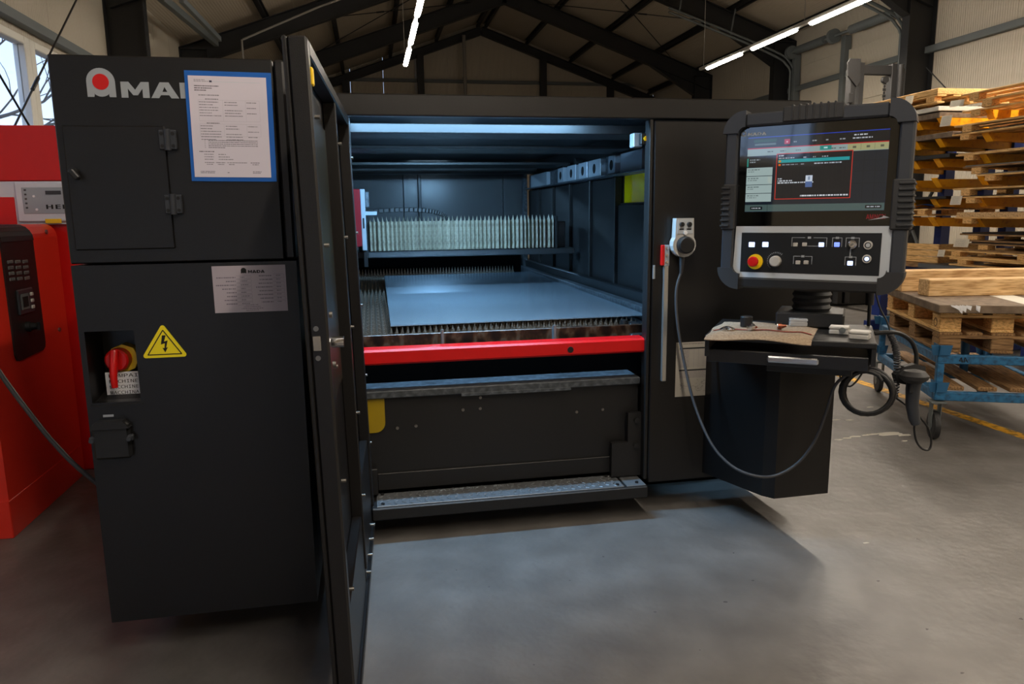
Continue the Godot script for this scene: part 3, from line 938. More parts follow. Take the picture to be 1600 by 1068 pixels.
	for x in [0.335, 0.93]:
		var bk := PackedVector2Array([Vector2(0, 0.85), Vector2(0.045, 0.85), Vector2(0.045, 0.99), Vector2(0.02, 1.015), Vector2(0, 1.015)])
		part("lug", mb().prism(bk, 0.012, Vector3(x, 0, -3.74), Basis(Vector3(0, 0, -1), Vector3.UP, Vector3(1, 0, 0))), M.galvanised, t, "", o)
	part("well_plate", mb().bb(-0.44, 0.86, -3.90, 1.69, 0.98, -3.87, 0.003), M.scorched, t, "scorched brown plate behind the red bar", o)
	part("well_shade_sheet", mb().bb(-0.44, 0.70, -3.90, 1.69, 0.858, -3.865), M.void, t, "", o)  # near-black sheet that paints the shade below the red bar
	part("rear_shade_sheet", mb().bb(-0.44, 0.70, -7.86, 1.58, 1.19, -7.82, 0.003), M.void, t, "", o)  # black sheet added to give the deep shade under the gantry
	part("well_floor", mb().bb(-0.44, 0.62, -7.9, 1.69, 0.66, -3.9), M.scorched, t, "", o)
	# side rails of the table
	part("rail", mb().bb(1.60, 0.94, -8.05, 1.665, 1.03, -3.85, 0.006), M.dusty, t, "", o)
	part("rail", mb().bb(1.67, 0.98, -8.05, 1.72, 1.095, -3.85, 0.006), M.black_inner, t, "", o)
	part("rail", mb().bb(1.50, 0.90, -8.05, 1.56, 0.965, -3.85, 0.006), M.black_inner, t, "", o)
	var sc := part("sheet_clamp", mb().bb(1.40, 0.93, -3.98, 1.47, 0.985, -3.88, 0.01), M.black_plastic, t, "", o)
	part("clamp_screw", mb().cyl(Vector3(1.385, 1.0, -3.93), Vector3(1.385, 0.96, -3.93), 0.022, 10), M.black_plastic, sc)
	part("clamp_foot", mb().bb(1.38, 0.86, -3.84, 1.46, 0.94, -3.80, 0.008), M.black_plastic, sc)
	# threshold ledge, lower panel, step
	part("ledge", mb().bb(-0.075, 0.69, -3.86, 1.386, 0.728, -3.66, 0.004).bb(0.42, 0.68, -3.68, 1.0, 0.696, -3.652, 0.001), M.dusty, t, "dusty grey sill plate", o)
	var lp := part("lower_panel", mb().bb(-0.075, 0.20, -3.74, 1.386, 0.69, -3.69, 0.003), M.black_soft, t, "", o)
	var bolts := [[0.09, 0.525], [0.185, 0.53], [0.43, 0.60], [0.52, 0.602], [0.522, 0.66], [1.04, 0.55], [1.185, 0.555]]
	for q in bolts:
		part("bolt", mb().cyl(Vector3(q[0], q[1], -3.69), Vector3(q[0], q[1], -3.682), 0.008, 8), M.screw, lp)
	part("kick_plate", mb().bb(-0.02, 0.2, -3.69, 1.27, 0.29, -3.678, 0.003), M.black_soft, t, "", o)
	part("side_bracket", mb().prism(PackedVector2Array([Vector2(1.22, 0.19), Vector2(1.384, 0.19), Vector2(1.384, 0.54), Vector2(1.31, 0.54), Vector2(1.31, 0.38), Vector2(1.22, 0.38)]), 0.03, Vector3(0, 0, -3.66)), M.black_soft, t, "", o)
	part("side_bracket", mb().bb(-0.072, 0.19, -3.67, -0.02, 0.33, -3.64, 0.003), M.black_soft, t, "", o)
	for q in [[1.355, 0.5], [1.355, 0.36]]:
		part("bolt", mb().cyl(Vector3(q[0], q[1], -3.63), Vector3(q[0], q[1], -3.615), 0.014, 10), M.black_plastic, t, "", o)
	var pad := PackedVector2Array([Vector2(-0.074, 0.70), Vector2(-0.074, 0.51)])
	for k in 7:
		pad.append(Vector2(-0.02 + 0.05 * sin(k * PI / 12.0), 0.56 - 0.05 * cos(k * PI / 12.0)))
	pad.append(Vector2(0.03, 0.70))
	part("warning_pad", mb().prism(pad, 0.006, Vector3(0, 0, -3.685)), M.yellow_old, t, "yellow plate with a rounded corner", o)
	var st := part("step", mb().bb(-0.055, 0.115, -3.69, 1.375, 0.178, -3.49, 0.006), M.black_soft, t, "", o)
	part("tread", mb().bb(-0.03, 0.176, -3.68, 1.25, 0.183, -3.505, 0.002).bb(1.265, 0.176, -3.68, 1.37, 0.182, -3.505, 0.002), M.tread, st)
	var bumps := mb()
	for i in 33:
		for j in 5:
			var c := Vector3(-0.01 + i * 0.038, 0.184, -3.665 + j * 0.036 + 0.018 * (i % 2))
			if c.z < -3.51:
				bumps.box(c, Vector3(0.026, 0.007, 0.009), 0.003, Basis(Vector3.UP, 0.7 if (i + j) % 2 else -0.7))
	var tb := part("tread_bumps", bumps, M.tread, st)
	tb.set_meta("kind", "stuff")
	for q in [[0.0, -3.66], [0.0, -3.53], [1.2, -3.66], [1.22, -3.53], [1.3, -3.66], [1.33, -3.54]]:
		part("bolt", mb().cyl(Vector3(q[0], 0.182, q[1]), Vector3(q[0], 0.19, q[1]), 0.009, 8), M.black_plastic, st)
	var chips := mb()
	for k in 40:
		chips.box(Vector3(0.42 + 0.09 * rng.randfn(), 0.187, -3.655 + 0.02 * rng.randf()), Vector3(0.012 * rng.randf() + 0.003, 0.003, 0.004), 0.0, Basis(Vector3.UP, rng.randf() * 3.0))
	part("swarf", chips, M.light_plate, st).set_meta("kind", "stuff")
	# limit switch in the upper right corner of the opening
	part("sensor_box", mb().bb(1.335, 1.925, -3.74, 1.383, 1.995, -3.68, 0.004), M.light_plate, t, "", o)
	var sb := part("sensor_switch", mb().bb(1.386, 1.94, -3.66, 1.404, 2.0, -3.6, 0.004).bb(1.36, 1.935, -3.672, 1.40, 1.99, -3.64, 0.004), M.black_plastic, t, "", o)
	part("sensor_lens", mb().cyl(Vector3(1.385, 1.963, -3.64), Vector3(1.385, 1.963, -3.632), 0.012, 14), M.yellow_plastic, sb)
	# latch bar on the right panel
	var lb := part("latch_bar", mb().bb(1.465, 0.72, FZ, 1.492, 1.33, FZ + 0.02, 0.004), M.aluminium, t, "long aluminium latch bar", o)
	part("latch_plate", mb().bb(1.468, 1.325, FZ + 0.002, 1.497, 1.432, FZ + 0.012, 0.002), M.light_plate, lb)
	part("latch_tip", mb().bb(1.450, 1.328, FZ + 0.001, 1.468, 1.432, FZ + 0.022, 0.003), M.red_plastic, lb, "red plastic tip")
	for y in [1.345, 1.38, 1.415]:
		part("screw", mb().cyl(Vector3(1.482, y, FZ + 0.012), Vector3(1.482, y, FZ + 0.017), 0.007, 10), M.chrome, lb)
	part("lock_plate", mb().bb(1.412, 1.26, FZ, 1.424, 1.33, FZ + 0.004, 0.001), M.light_plate, t, "", o)
	# box under the console, with a chamfered front left corner
	var ped := PackedVector2Array([Vector2(1.72, -3.58), Vector2(1.86, -3.2), Vector2(1.90, -3.15), Vector2(2.2, -3.16), Vector2(2.2, -3.58)])
	var up := Basis(Vector3(1, 0, 0), Vector3(0, 0, 1), Vector3(0, 1, 0))
	part("console_base", mb().prism(ped, 0.745, Vector3(0, 0.195, 0), up), M.black, t, "", o)
	var ped2 := PackedVector2Array([Vector2(1.74, -3.58), Vector2(1.865, -3.21), Vector2(1.905, -3.16), Vector2(2.2, -3.17), Vector2(2.24, -3.3), Vector2(2.24, -3.58)])
	part("console_base_cover", mb().prism(ped2, 0.42, Vector3(0, 0.56, 0), up), M.black, t, "", o)
	make_gantry(t, o)
	make_door(t, o)

func make_gantry(t: Node3D, o: Vector3) -> void:
	var g := part("gantry", mb().bb(-0.2, 1.265, -6.25, 1.66, 1.315, -5.96, 0.006).bb(-0.1, 1.315, -6.25, 1.62, 1.53, -6.1, 0.006), M.black_inner, t, "", o)
	# pleated bellows along the front of the beam, each pleat with a pointed tip
	var b := mb()
	var x0 := -0.02
	var x1 := 1.495
	var k := 46
	var w := (x1 - x0) / k
	for i in k:
		var xa := x0 + i * w
		var deep := 0.032 + 0.018 * rng.randf()
		var zf := -6.0 + deep
		var xm := xa + w * rng.randf_range(0.35, 0.65)
		var y0 := 1.32
		var y1 := 1.548
		b.quad_out(Vector3(xa, y0, -6.0), Vector3(xm, y0, zf), Vector3(xm, y1, zf), Vector3(xa, y1, -6.0), Vector3(-0.3, 0, 1))
		b.quad_out(Vector3(xm, y0, zf), Vector3(xa + w, y0, -6.0), Vector3(xa + w, y1, -6.0), Vector3(xm, y1, zf), Vector3(0.3, 0, 1))
		b.quad_out(Vector3(xa, y1, -6.0), Vector3(xm, y1, zf), Vector3(xm, y1, -6.05), Vector3(xa, y1, -6.05), Vector3.UP)
		b.quad_out(Vector3(xm, y1, zf), Vector3(xa + w, y1, -6.0), Vector3(xa + w, y1, -6.05), Vector3(xm, y1, -6.05), Vector3.UP)
		# tip
		b.tri_out(Vector3(xa + w * 0.22, y1, -6.004), Vector3(xm, y1, zf), Vector3(xm, y1 + 0.042, -6.0), Vector3(-1, 0.2, 1))
		b.tri_out(Vector3(xm, y1, zf), Vector3(xa + w * 0.78, y1, -6.004), Vector3(xm, y1 + 0.042, -6.0), Vector3(1, 0.2, 1))
		b.tri_out(Vector3(xa + w * 0.22, y1, -6.004), Vector3(xa + w * 0.78, y1, -6.004), Vector3(xm, y1 + 0.042, -6.0), Vector3(0, 0, -1))
	part("bellows", b, M.bellows_cloth, g, "beige pleated bellows with pointed pleat tips")
	part("bellows_end", mb().bb(1.495, 1.31, -6.1, 1.515, 1.575, -5.95, 0.003).bb(-0.04, 1.27, -6.08, -0.022, 1.53, -5.94, 0.003), M.black_soft, g)
	part("head_cover", mb().bb(-0.13, 1.36, -5.98, -0.068, 1.80, -5.85, 0.006), M.red_dark, g, "dark red head cover")
	var hp := part("head_plate", mb().bb(-0.068, 1.33, -5.96, -0.032, 1.80, -5.88, 0.004), M.light_plate, g, "pale plate on the head")
	part("slot", mb().bb(-0.056, 1.5, -5.881, -0.044, 1.58, -5.877), M.ink, hp)
	part("head_arm", mb().bb(-0.035, 1.60, -5.95, 0.055, 1.63, -5.9, 0.003), M.light_plate, g)
	part("head_rod", mb().bb(-0.03, 1.66, -5.96, 0.0, 1.78, -5.92, 0.003), M.dusty, g)
	part("end_post", mb().bb(-0.06, 1.2, -6.0, -0.03, 1.36, -5.9, 0.003), M.black_soft, g)
	# cable chain curling over the beam
	var pts := curve([Vector3(-0.03, 1.625, -6.14), Vector3(0.2, 1.64, -6.14), Vector3(0.42, 1.635, -6.14), Vector3(0.56, 1.61, -6.14), Vector3(0.62, 1.57, -6.14), Vector3(0.58, 1.545, -6.14)], 6)
	var ch := mb()
	for i in pts.size() - 1:
		ch.bar(pts[i], pts[i].lerp(pts[i + 1], 0.88), 0.07, 0.035, 0.004)
	part("cable_chain", ch, M.black_plastic, g)

func make_door(t: Node3D, o: Vector3) -> void:
	# hinge at the left jamb, free edge towards the viewer; built along its own axes: u from hinge to free edge, n out of its inner face
	var hinge := Vector3(-0.075, 0, FZ + 0.005)
	var free := Vector3(-0.135, 0, -2.0)
	var u := (free - hinge).normalized()
	var nn := Vector3.UP.cross(u).normalized()
	var wid := hinge.distance_to(free)
	var d := Node3D.new()
	d.name = "door"
	t.add_child(d, true)
	# it hangs a little out of plumb: the foot swings out by about 30 mm
	var sag := Basis(u, 0.017)
	d.transform = Transform3D(sag * Basis(u, Vector3.UP, nn), hinge + o + Vector3(0, 2.05, 0) - sag * Vector3(0, 2.05, 0))
	part("door_skin", mb().bb(0, 0.075, -0.062, wid, 2.045, -0.05, 0.003), M.black, d)
	# rim around the inner face
	var rim := mb()
	rim.bb(wid - 0.05, 0.075, -0.05, wid, 2.045, 0.0, 0.006)
	rim.bb(0, 0.075, -0.05, 0.04, 2.045, 0.0, 0.004)
	rim.bb(0.04, 2.005, -0.05, wid - 0.05, 2.045, 0.0, 0.004)
	rim.bb(0.04, 0.075, -0.05, wid - 0.05, 0.115, 0.0, 0.004)
	part("door_frame", rim, M.black, d)
	part("door_rib", mb().bb(0.70, 0.19, -0.05, 0.735, 2.005, -0.004, 0.003), M.black, d)
	part("door_cover", mb().bb(0.04, 0.115, -0.05, 0.70, 0.52, -0.012, 0.004).bb(0.735, 0.115, -0.05, wid - 0.05, 0.42, -0.012, 0.004), M.black, d)
	part("door_window", mb().bb(0.80, 1.0, -0.05, wid - 0.14, 1.9, -0.04, 0.002), M.door_glass, d, "dark olive viewing window")
	for k in 5:
		for x in [0.72, wid - 0.10, 0.022]:
			var y := 0.5 + k * 0.34
			part("screw", mb().cyl(Vector3(x, y, -0.03), Vector3(x, y, 0.009), 0.006, 8), M.screw, d)
	for k in 5:
		part("screw", mb().cyl(Vector3(0.02 + k * 0.16, 0.14, -0.012), Vector3(0.02 + k * 0.16, 0.14, 0.007), 0.007, 8), M.screw, d)
	var lk := part("lock", mb().bb(wid - 0.16, 1.16, -0.05, wid - 0.06, 1.36, -0.012, 0.004), M.light_plate, d, "steel lock case")
	part("lock_knob", mb().cyl(Vector3(wid - 0.1, 1.25, -0.012), Vector3(wid - 0.1, 1.25, 0.03), 0.016, 12), M.chrome, lk)
	for y in [1.19, 1.33]:
		part("screw", mb().cyl(Vector3(wid - 0.08, y, -0.012), Vector3(wid - 0.08, y, 0.006), 0.009, 10), M.screw, lk)
	part("latch", mb().bb(wid - 0.001, 1.245, -0.042, wid + 0.004, 1.285, -0.022, 0.001), M.chrome, d)
	for y in [1.225, 1.305]:
		part("screw", mb().cyl(Vector3(wid - 0.001, y, -0.032), Vector3(wid + 0.004, y, -0.032), 0.007, 10), M.screw, d)
	part("door_tag", mb().bb(wid - 0.055, 1.93, -0.005, wid - 0.03, 1.975, 0.006, 0.003), M.yellow_plastic, d, "small yellow tag")

# the exchange table and the sheet on it
func make_table() -> void:
	var t := thing("cutting_table", "spiked slat table inside the laser cutter", "cutting table", Vector3(0.7, 0.66, -5.7))
	var o := -t.position
	part("table_frame", mb().bb(-0.40, 0.66, -7.75, -0.36, 0.93, -3.92).bb(1.46, 0.66, -7.75, 1.495, 0.93, -3.92).bb(-0.4, 0.66, -7.75, 1.495, 0.9, -7.72), M.scorched, t, "", o)
	var w := 1.84
	var teeth := 60
	var ms := []
	for vr in 2:
		var b := mb()
		var poly := PackedVector2Array([Vector2(0, 0), Vector2(w, 0)])
		for k in range(teeth, 0, -1):
			var x := w * k / teeth
			poly.append(Vector2(x, 0.17))
			poly.append(Vector2(x - w / teeth * (0.5 + 0.12 * vr), 0.232))
		poly.append(Vector2(0, 0.17))
		# build it tooth by tooth: a body and points, cheaper than one concave prism
		b.box(Vector3(w / 2, 0.085, 0), Vector3(w, 0.17, 0.003))
		for k in teeth:
			var xa := w * k / teeth
			var xb := w * (k + 1) / teeth
			var tip := Vector3(lerpf(xa, xb, 0.5 + 0.1 * vr), 0.232, 0)
			for s in [-1.0, 1.0]:
				b.tri_out(Vector3(xa, 0.17, s * 0.0015), Vector3(xb, 0.17, s * 0.0015), tip, Vector3(0, 0, s))
		ms.append(b.mesh())
	var z := -3.96
	var k := 0
	while z > -7.7:
		put_mesh("slat", ms[k % 2], M.slat_steel, t, Vector3(-0.36, 0.765, z) + o)
		z -= 0.075
		k += 1
	var last := put_mesh("slat", ms[0], M.slat_steel, t, Vector3(-0.36, 0.765, -7.70) + o)
	last.scale.y = 1.27

func make_sheet() -> void:
	var b := mb().prism(PackedVector2Array([Vector2(0.085, -4.04), Vector2(1.575, -4.065), Vector2(1.605, -7.475), Vector2(0.115, -7.45)]), 0.004, Vector3(-0.8, 0, 5.6), Basis(Vector3(1, 0, 0), Vector3(0, 0, 1), Vector3(0, 1, 0)))
	solo("metal_sheet", b, M.sheet, "large plain steel sheet lying on the spiked table", "metal sheet", Vector3(0.8, 0.999, -5.6))

# ---------------------------------------------------------------- emblem shared by cabinet, plate and console
func emblem(parent: Node, at: Vector3, size: float, bs: Basis, body: Material, dot: Material, thick := 0.001) -> void:
	var p := PackedVector2Array()
	for k in 17:
		var a := PI * k / 16.0
		p.append(Vector2(0.5 * cos(a), 0.55 + 0.5 * sin(a)) * size)
	p.append(Vector2(-0.5, 0) * size)
	p.append(Vector2(-0.27, 0) * size)
	p.append(Vector2(-0.25, 0.09) * size)
	for k in 7:
		var a := lerpf(PI * 1.22, PI * 1.78, k / 6.0)
		p.append(Vector2(0.36 * cos(a), 0.37 + 0.36 * sin(a)) * size)
	p.append(Vector2(0.25, 0.09) * size)
	p.append(Vector2(0.27, 0) * size)
	p.append(Vector2(0.5, 0) * size)
	var e := part("emblem", mb().prism(p, thick, at, bs), body, parent)
	part("emblem_disc", mb().cyl(at + bs * Vector3(0, 0.55, 0) * size, at + bs * Vector3(0, 0.55, 0) * size + bs.z * (thick + 0.0008), 0.29 * size, 24), dot, e)

# heavy wide capitals M, A, D; w is the width of the whole word
func heavy_word(word: String, w: float, h: float, mt: Material, parent: Node, at: Vector3, bs: Basis, thick := 0.001) -> void:
	var step := w / word.length()
	var x := -w * 0.5
	for ch in word:
		var polys := []
		if ch == "M":
			polys.append([Vector2(0, 0), Vector2(0, 1), Vector2(0.28, 1), Vector2(0.5, 0.5), Vector2(0.72, 1), Vector2(1, 1), Vector2(1, 0), Vector2(0.76, 0), Vector2(0.76, 0.58), Vector2(0.58, 0.16), Vector2(0.42, 0.16), Vector2(0.24, 0.58), Vector2(0.24, 0)])
		elif ch == "A":
			polys.append([Vector2(0, 0), Vector2(0.34, 1), Vector2(0.5, 1), Vector2(0.5, 0.72), Vector2(0.41, 0.40), Vector2(0.5, 0.40), Vector2(0.5, 0.19), Vector2(0.35, 0.19), Vector2(0.28, 0)])
			polys.append([Vector2(1, 0), Vector2(0.72, 0), Vector2(0.65, 0.19), Vector2(0.5, 0.19), Vector2(0.5, 0.40), Vector2(0.59, 0.40), Vector2(0.5, 0.72), Vector2(0.5, 1), Vector2(0.66, 1)])
		else:
			for sg in [1.0, -1.0]:
				var p := [Vector2(0, 0.5), Vector2(0, 0.5 + 0.5 * sg)]
				for k in 7:
					var a := PI / 2 * (1.0 - k / 6.0)
					p.append(Vector2(0.5 + 0.5 * cos(a), 0.5 + sg * 0.5 * sin(a)))
				for k in 7:
					var a := PI / 2 * k / 6.0
					p.append(Vector2(0.5 + 0.24 * cos(a), 0.5 + sg * 0.28 * sin(a)))
				p.append(Vector2(0.26, 0.5 + 0.28 * sg))
				p.append(Vector2(0.26, 0.5))
				polys.append(p)
		var b := mb()
		for p in polys:
			var q := PackedVector2Array()
			for v in p:
				q.append(Vector2(x + v.x * step * 0.95, (v.y - 0.5) * h))
			b.prism(q, thick, at, bs)
		part("letter", b, mt, parent)
		x += step

# ---------------------------------------------------------------- control cabinet on the left
func make_cabinet() -> void:
	var t := thing("control_cabinet", "tall black control cabinet left of the open door with a red and yellow main switch", "cabinet", Vector3(-0.635, 0, -3.1))
	var o := -t.position
	var x0 := -0.99
	var x1 := -0.262
	var zf := -2.70
	part("body", mb().bb(x0, 0.15, -3.6, x1, 2.12, -2.86, 0.004), M.black, t, "", o)
	part("plinth", mb().bb(x0 + 0.3, 0, -3.55, x1 - 0.1, 0.15, -3.05), M.void, t, "", o)
	part("upper_front", mb().bb(x0, 1.452, -2.86, -0.301, 2.12, zf, 0.004).bb(-0.298, 1.452, -2.86, x1, 2.12, zf, 0.008), M.black, t, "", o)
	# lower front, built round the switch recess
	var rx0 := -0.972
	var rx1 := -0.815
	var ry0 := 0.972
	var ry1 := 1.222
	var lf := part("lower_front", mb().bb(x0, 0.15, -2.86, rx0, 1.446, zf).bb(rx1, 0.15, -2.86, x1, 1.446, zf).bb(rx0, 0.15, -2.86, rx1, ry0, zf).bb(rx0, ry1, -2.86, rx1, 1.446, zf), M.black, t, "", o)
	part("recess_ledge", mb().prism(PackedVector2Array([Vector2(0, 0), Vector2(0.16, 0), Vector2(0.16, 0.004), Vector2(0, 0.03)]), rx1 - rx0 + 0.012, Vector3(rx0 - 0.006, ry0 - 0.012, -2.855), Basis(Vector3(0, 0, 1), Vector3.UP, Vector3(1, 0, 0))), M.black_soft, lf)
	# small door with hinges and a turn latch
	var dr := part("upper_door", mb().bb(-0.968, 1.497, zf - 0.002, -0.655, 1.90, zf + 0.007, 0.005), M.black, t, "", o)
	part("latch", mb().cyl(Vector3(-0.945, 1.752, zf + 0.006), Vector3(-0.945, 1.752, zf + 0.026), 0.014, 14).bar(Vector3(-0.948, 1.758, zf + 0.03), Vector3(-0.925, 1.728, zf + 0.03), 0.022, 0.018, 0.004), M.black_plastic, dr)
	for y in [1.855, 1.645]:
		var h := part("hinge", mb().bb(-0.675, y - 0.032, zf + 0.006, -0.655, y + 0.032, zf + 0.016, 0.003).bb(-0.641, y - 0.032, zf, -0.62, y + 0.032, zf + 0.016, 0.003).cyl(Vector3(-0.648, y - 0.034, zf + 0.013), Vector3(-0.648, y + 0.034, zf + 0.013), 0.011, 10), M.frame_grey, dr)
		for q in [[-0.665, 0.02], [-0.665, -0.02], [-0.63, 0.02], [-0.63, -0.02]]:
			part("screw", mb().cyl(Vector3(q[0], y + q[1], zf + 0.015), Vector3(q[0], y + q[1], zf + 0.0175), 0.006, 8), M.ink, h)
	# maker's sign: emblem and letters, partly under the notice
	emblem(t, Vector3(-0.838, 1.99, zf) + o, 0.086, Basis(), M.logo_grey, M.red_plastic)
	heavy_word("MADA", 0.362, 0.050, M.logo_grey, t, Vector3(-0.598, 2.014, zf) + o, Basis(), 0.0015)
	# rating plate
	var pl := part("rating_plate", mb().plate(0.245, 0.163, 0.001, Vector3(-0.423, 1.352, zf + 0.0012)), M.print_plate, t, "grey rating plate", o)
	emblem(pl, Vector3(-0.441, 1.407, zf + 0.0017), 0.018, Basis(), M.ink, M.ink, 0.0004)
	heavy_word("MADA", 0.056, 0.010, M.ink, pl, Vector3(-0.398, 1.412, zf + 0.0016), Basis(), 0.0005)
	# warning triangle
	var c := Vector3(-0.722, 1.122, zf + 0.0008)
	var tr := PackedVector2Array()
	for q in [[-0.062, 0.008, 150.0], [0.062, 0.008, -90.0], [0.0, 0.105, 30.0]]:
		for k in 7:
			var a := deg_to_rad(q[2] + k * 20.0)
			tr.append(Vector2(q[0] + 0.008 * cos(a), q[1] + 0.008 * sin(a)))
	var sg := part("warning_sign", mb().prism(tr, 0.001, c), M.yellow_label, t, "yellow triangle with a lightning bolt", o)
	var ln := mb()
	var cs := [Vector3(-0.055, 0.011, 0.0012), Vector3(0.055, 0.011, 0.0012), Vector3(0, 0.096, 0.0012)]
	for k in 3:
		ln.bar(c + cs[k], c + cs[(k + 1) % 3], 0.0006, 0.0035) if k != 0 else ln.box(c + Vector3(0, 0.011, 0.0012), Vector3(0.112, 0.0035, 0.0006))
	part("border", ln, M.ink, sg)
	part("bolt_mark", mb().prism(PackedVector2Array([Vector2(-0.004, 0.078), Vector2(0.008, 0.078), Vector2(0.001, 0.056), Vector2(0.013, 0.060), Vector2(0.006, 0.034), Vector2(0.012, 0.036), Vector2(0.002, 0.018), Vector2(-0.006, 0.034), Vector2(0.0005, 0.033), Vector2(0.003, 0.050), Vector2(-0.010, 0.046)]), 0.0006, c + Vector3(0, 0, 0.001)), M.ink, sg)
	# main switch in the recess
	var s := Vector3(-0.905, 1.105, -2.86)
	var sw := part("switch_plate", mb().cyl(s + Vector3(0.012, 0, 0), s + Vector3(0.012, 0, 0.05), 0.052, 8), M.yellow_plastic, t, "yellow eight-sided switch plate", o)
	part("switch_dial", mb().lathe([Vector2(0.042, 0.05), Vector2(0.040, 0.082), Vector2(0.034, 0.088), Vector2(0.0, 0.088)], s, Basis(Vector3(1, 0, 0), Vector3(0, 0, 1), Vector3(0, -1, 0))), M.red_plastic, sw)
	part("switch_handle", mb().tube([s + Vector3(0.0, 0.035, 0.095), s + Vector3(0.0, 0.0, 0.112), s + Vector3(-0.004, -0.05, 0.118), s + Vector3(-0.005, -0.09, 0.112)], 0.016, 10, 0.011), M.red_plastic, sw, "red switch handle hanging down")
	var sl := part("switch_label", mb().box(Vector3(-0.893, 1.017, -2.79), Vector3(0.118, 0.088, 0.003), 0.001), M.bright_white, t, "white label with four lines of capitals", o)
	var words := ["KOMPAI", "MACHINE", "MACCHINE", "MACCHINA"]
	for k in 4:
		lettering(words[k], 0.096, 0.012, M.ink, sl, Vector3(-0.892, 1.048 - k * 0.0205, -2.788), Basis(), 0.0006, "lettering", "Droid Sans Mono")
	# service socket under it
	var sk := part("service_socket", mb().bb(-0.975, 0.775, zf, -0.855, 0.905, zf + 0.03, 0.008).prism(PackedVector2Array([Vector2(-0.978, 0.885), Vector2(-0.852, 0.885), Vector2(-0.872, 0.912), Vector2(-0.958, 0.912)]), 0.036, Vector3(0, 0, zf)), M.black_plastic, t, "", o)
	for x in [-0.975, -0.855]:
		part("screw", mb().cyl(Vector3(x, 0.848, zf + 0.02), Vector3(x, 0.848, zf + 0.042), 0.008, 10).box(Vector3(x, 0.848, zf + 0.02), Vector3(0.022, 0.022, 0.02), 0.004), M.frame_grey, sk)
	part("socket_label", mb().box(Vector3(-0.925, 0.925, zf + 0.0005), Vector3(0.034, 0.008, 0.001)), M.logo_grey, t, "", o)
	# notice in its blue sleeve
	var bs := Basis(Vector3(0, 0, 1), -0.012)
	var n := thing("notice", "white printed notice in a blue sleeve fixed to the black control cabinet", "notice", Vector3(-0.445, 1.72, zf + 0.003))
	part("sleeve", mb().box(Vector3(0, 0.178, 0.0008), Vector3(0.275, 0.357, 0.0016), 0.0005, bs), M.blue_folder, n, "blue plastic sleeve")
	part("sheet", mb().plate(0.247, 0.327, 0.0008, Vector3(-0.003, 0.177, 0.0026), bs), M.print_notice, n, "white printed sheet")

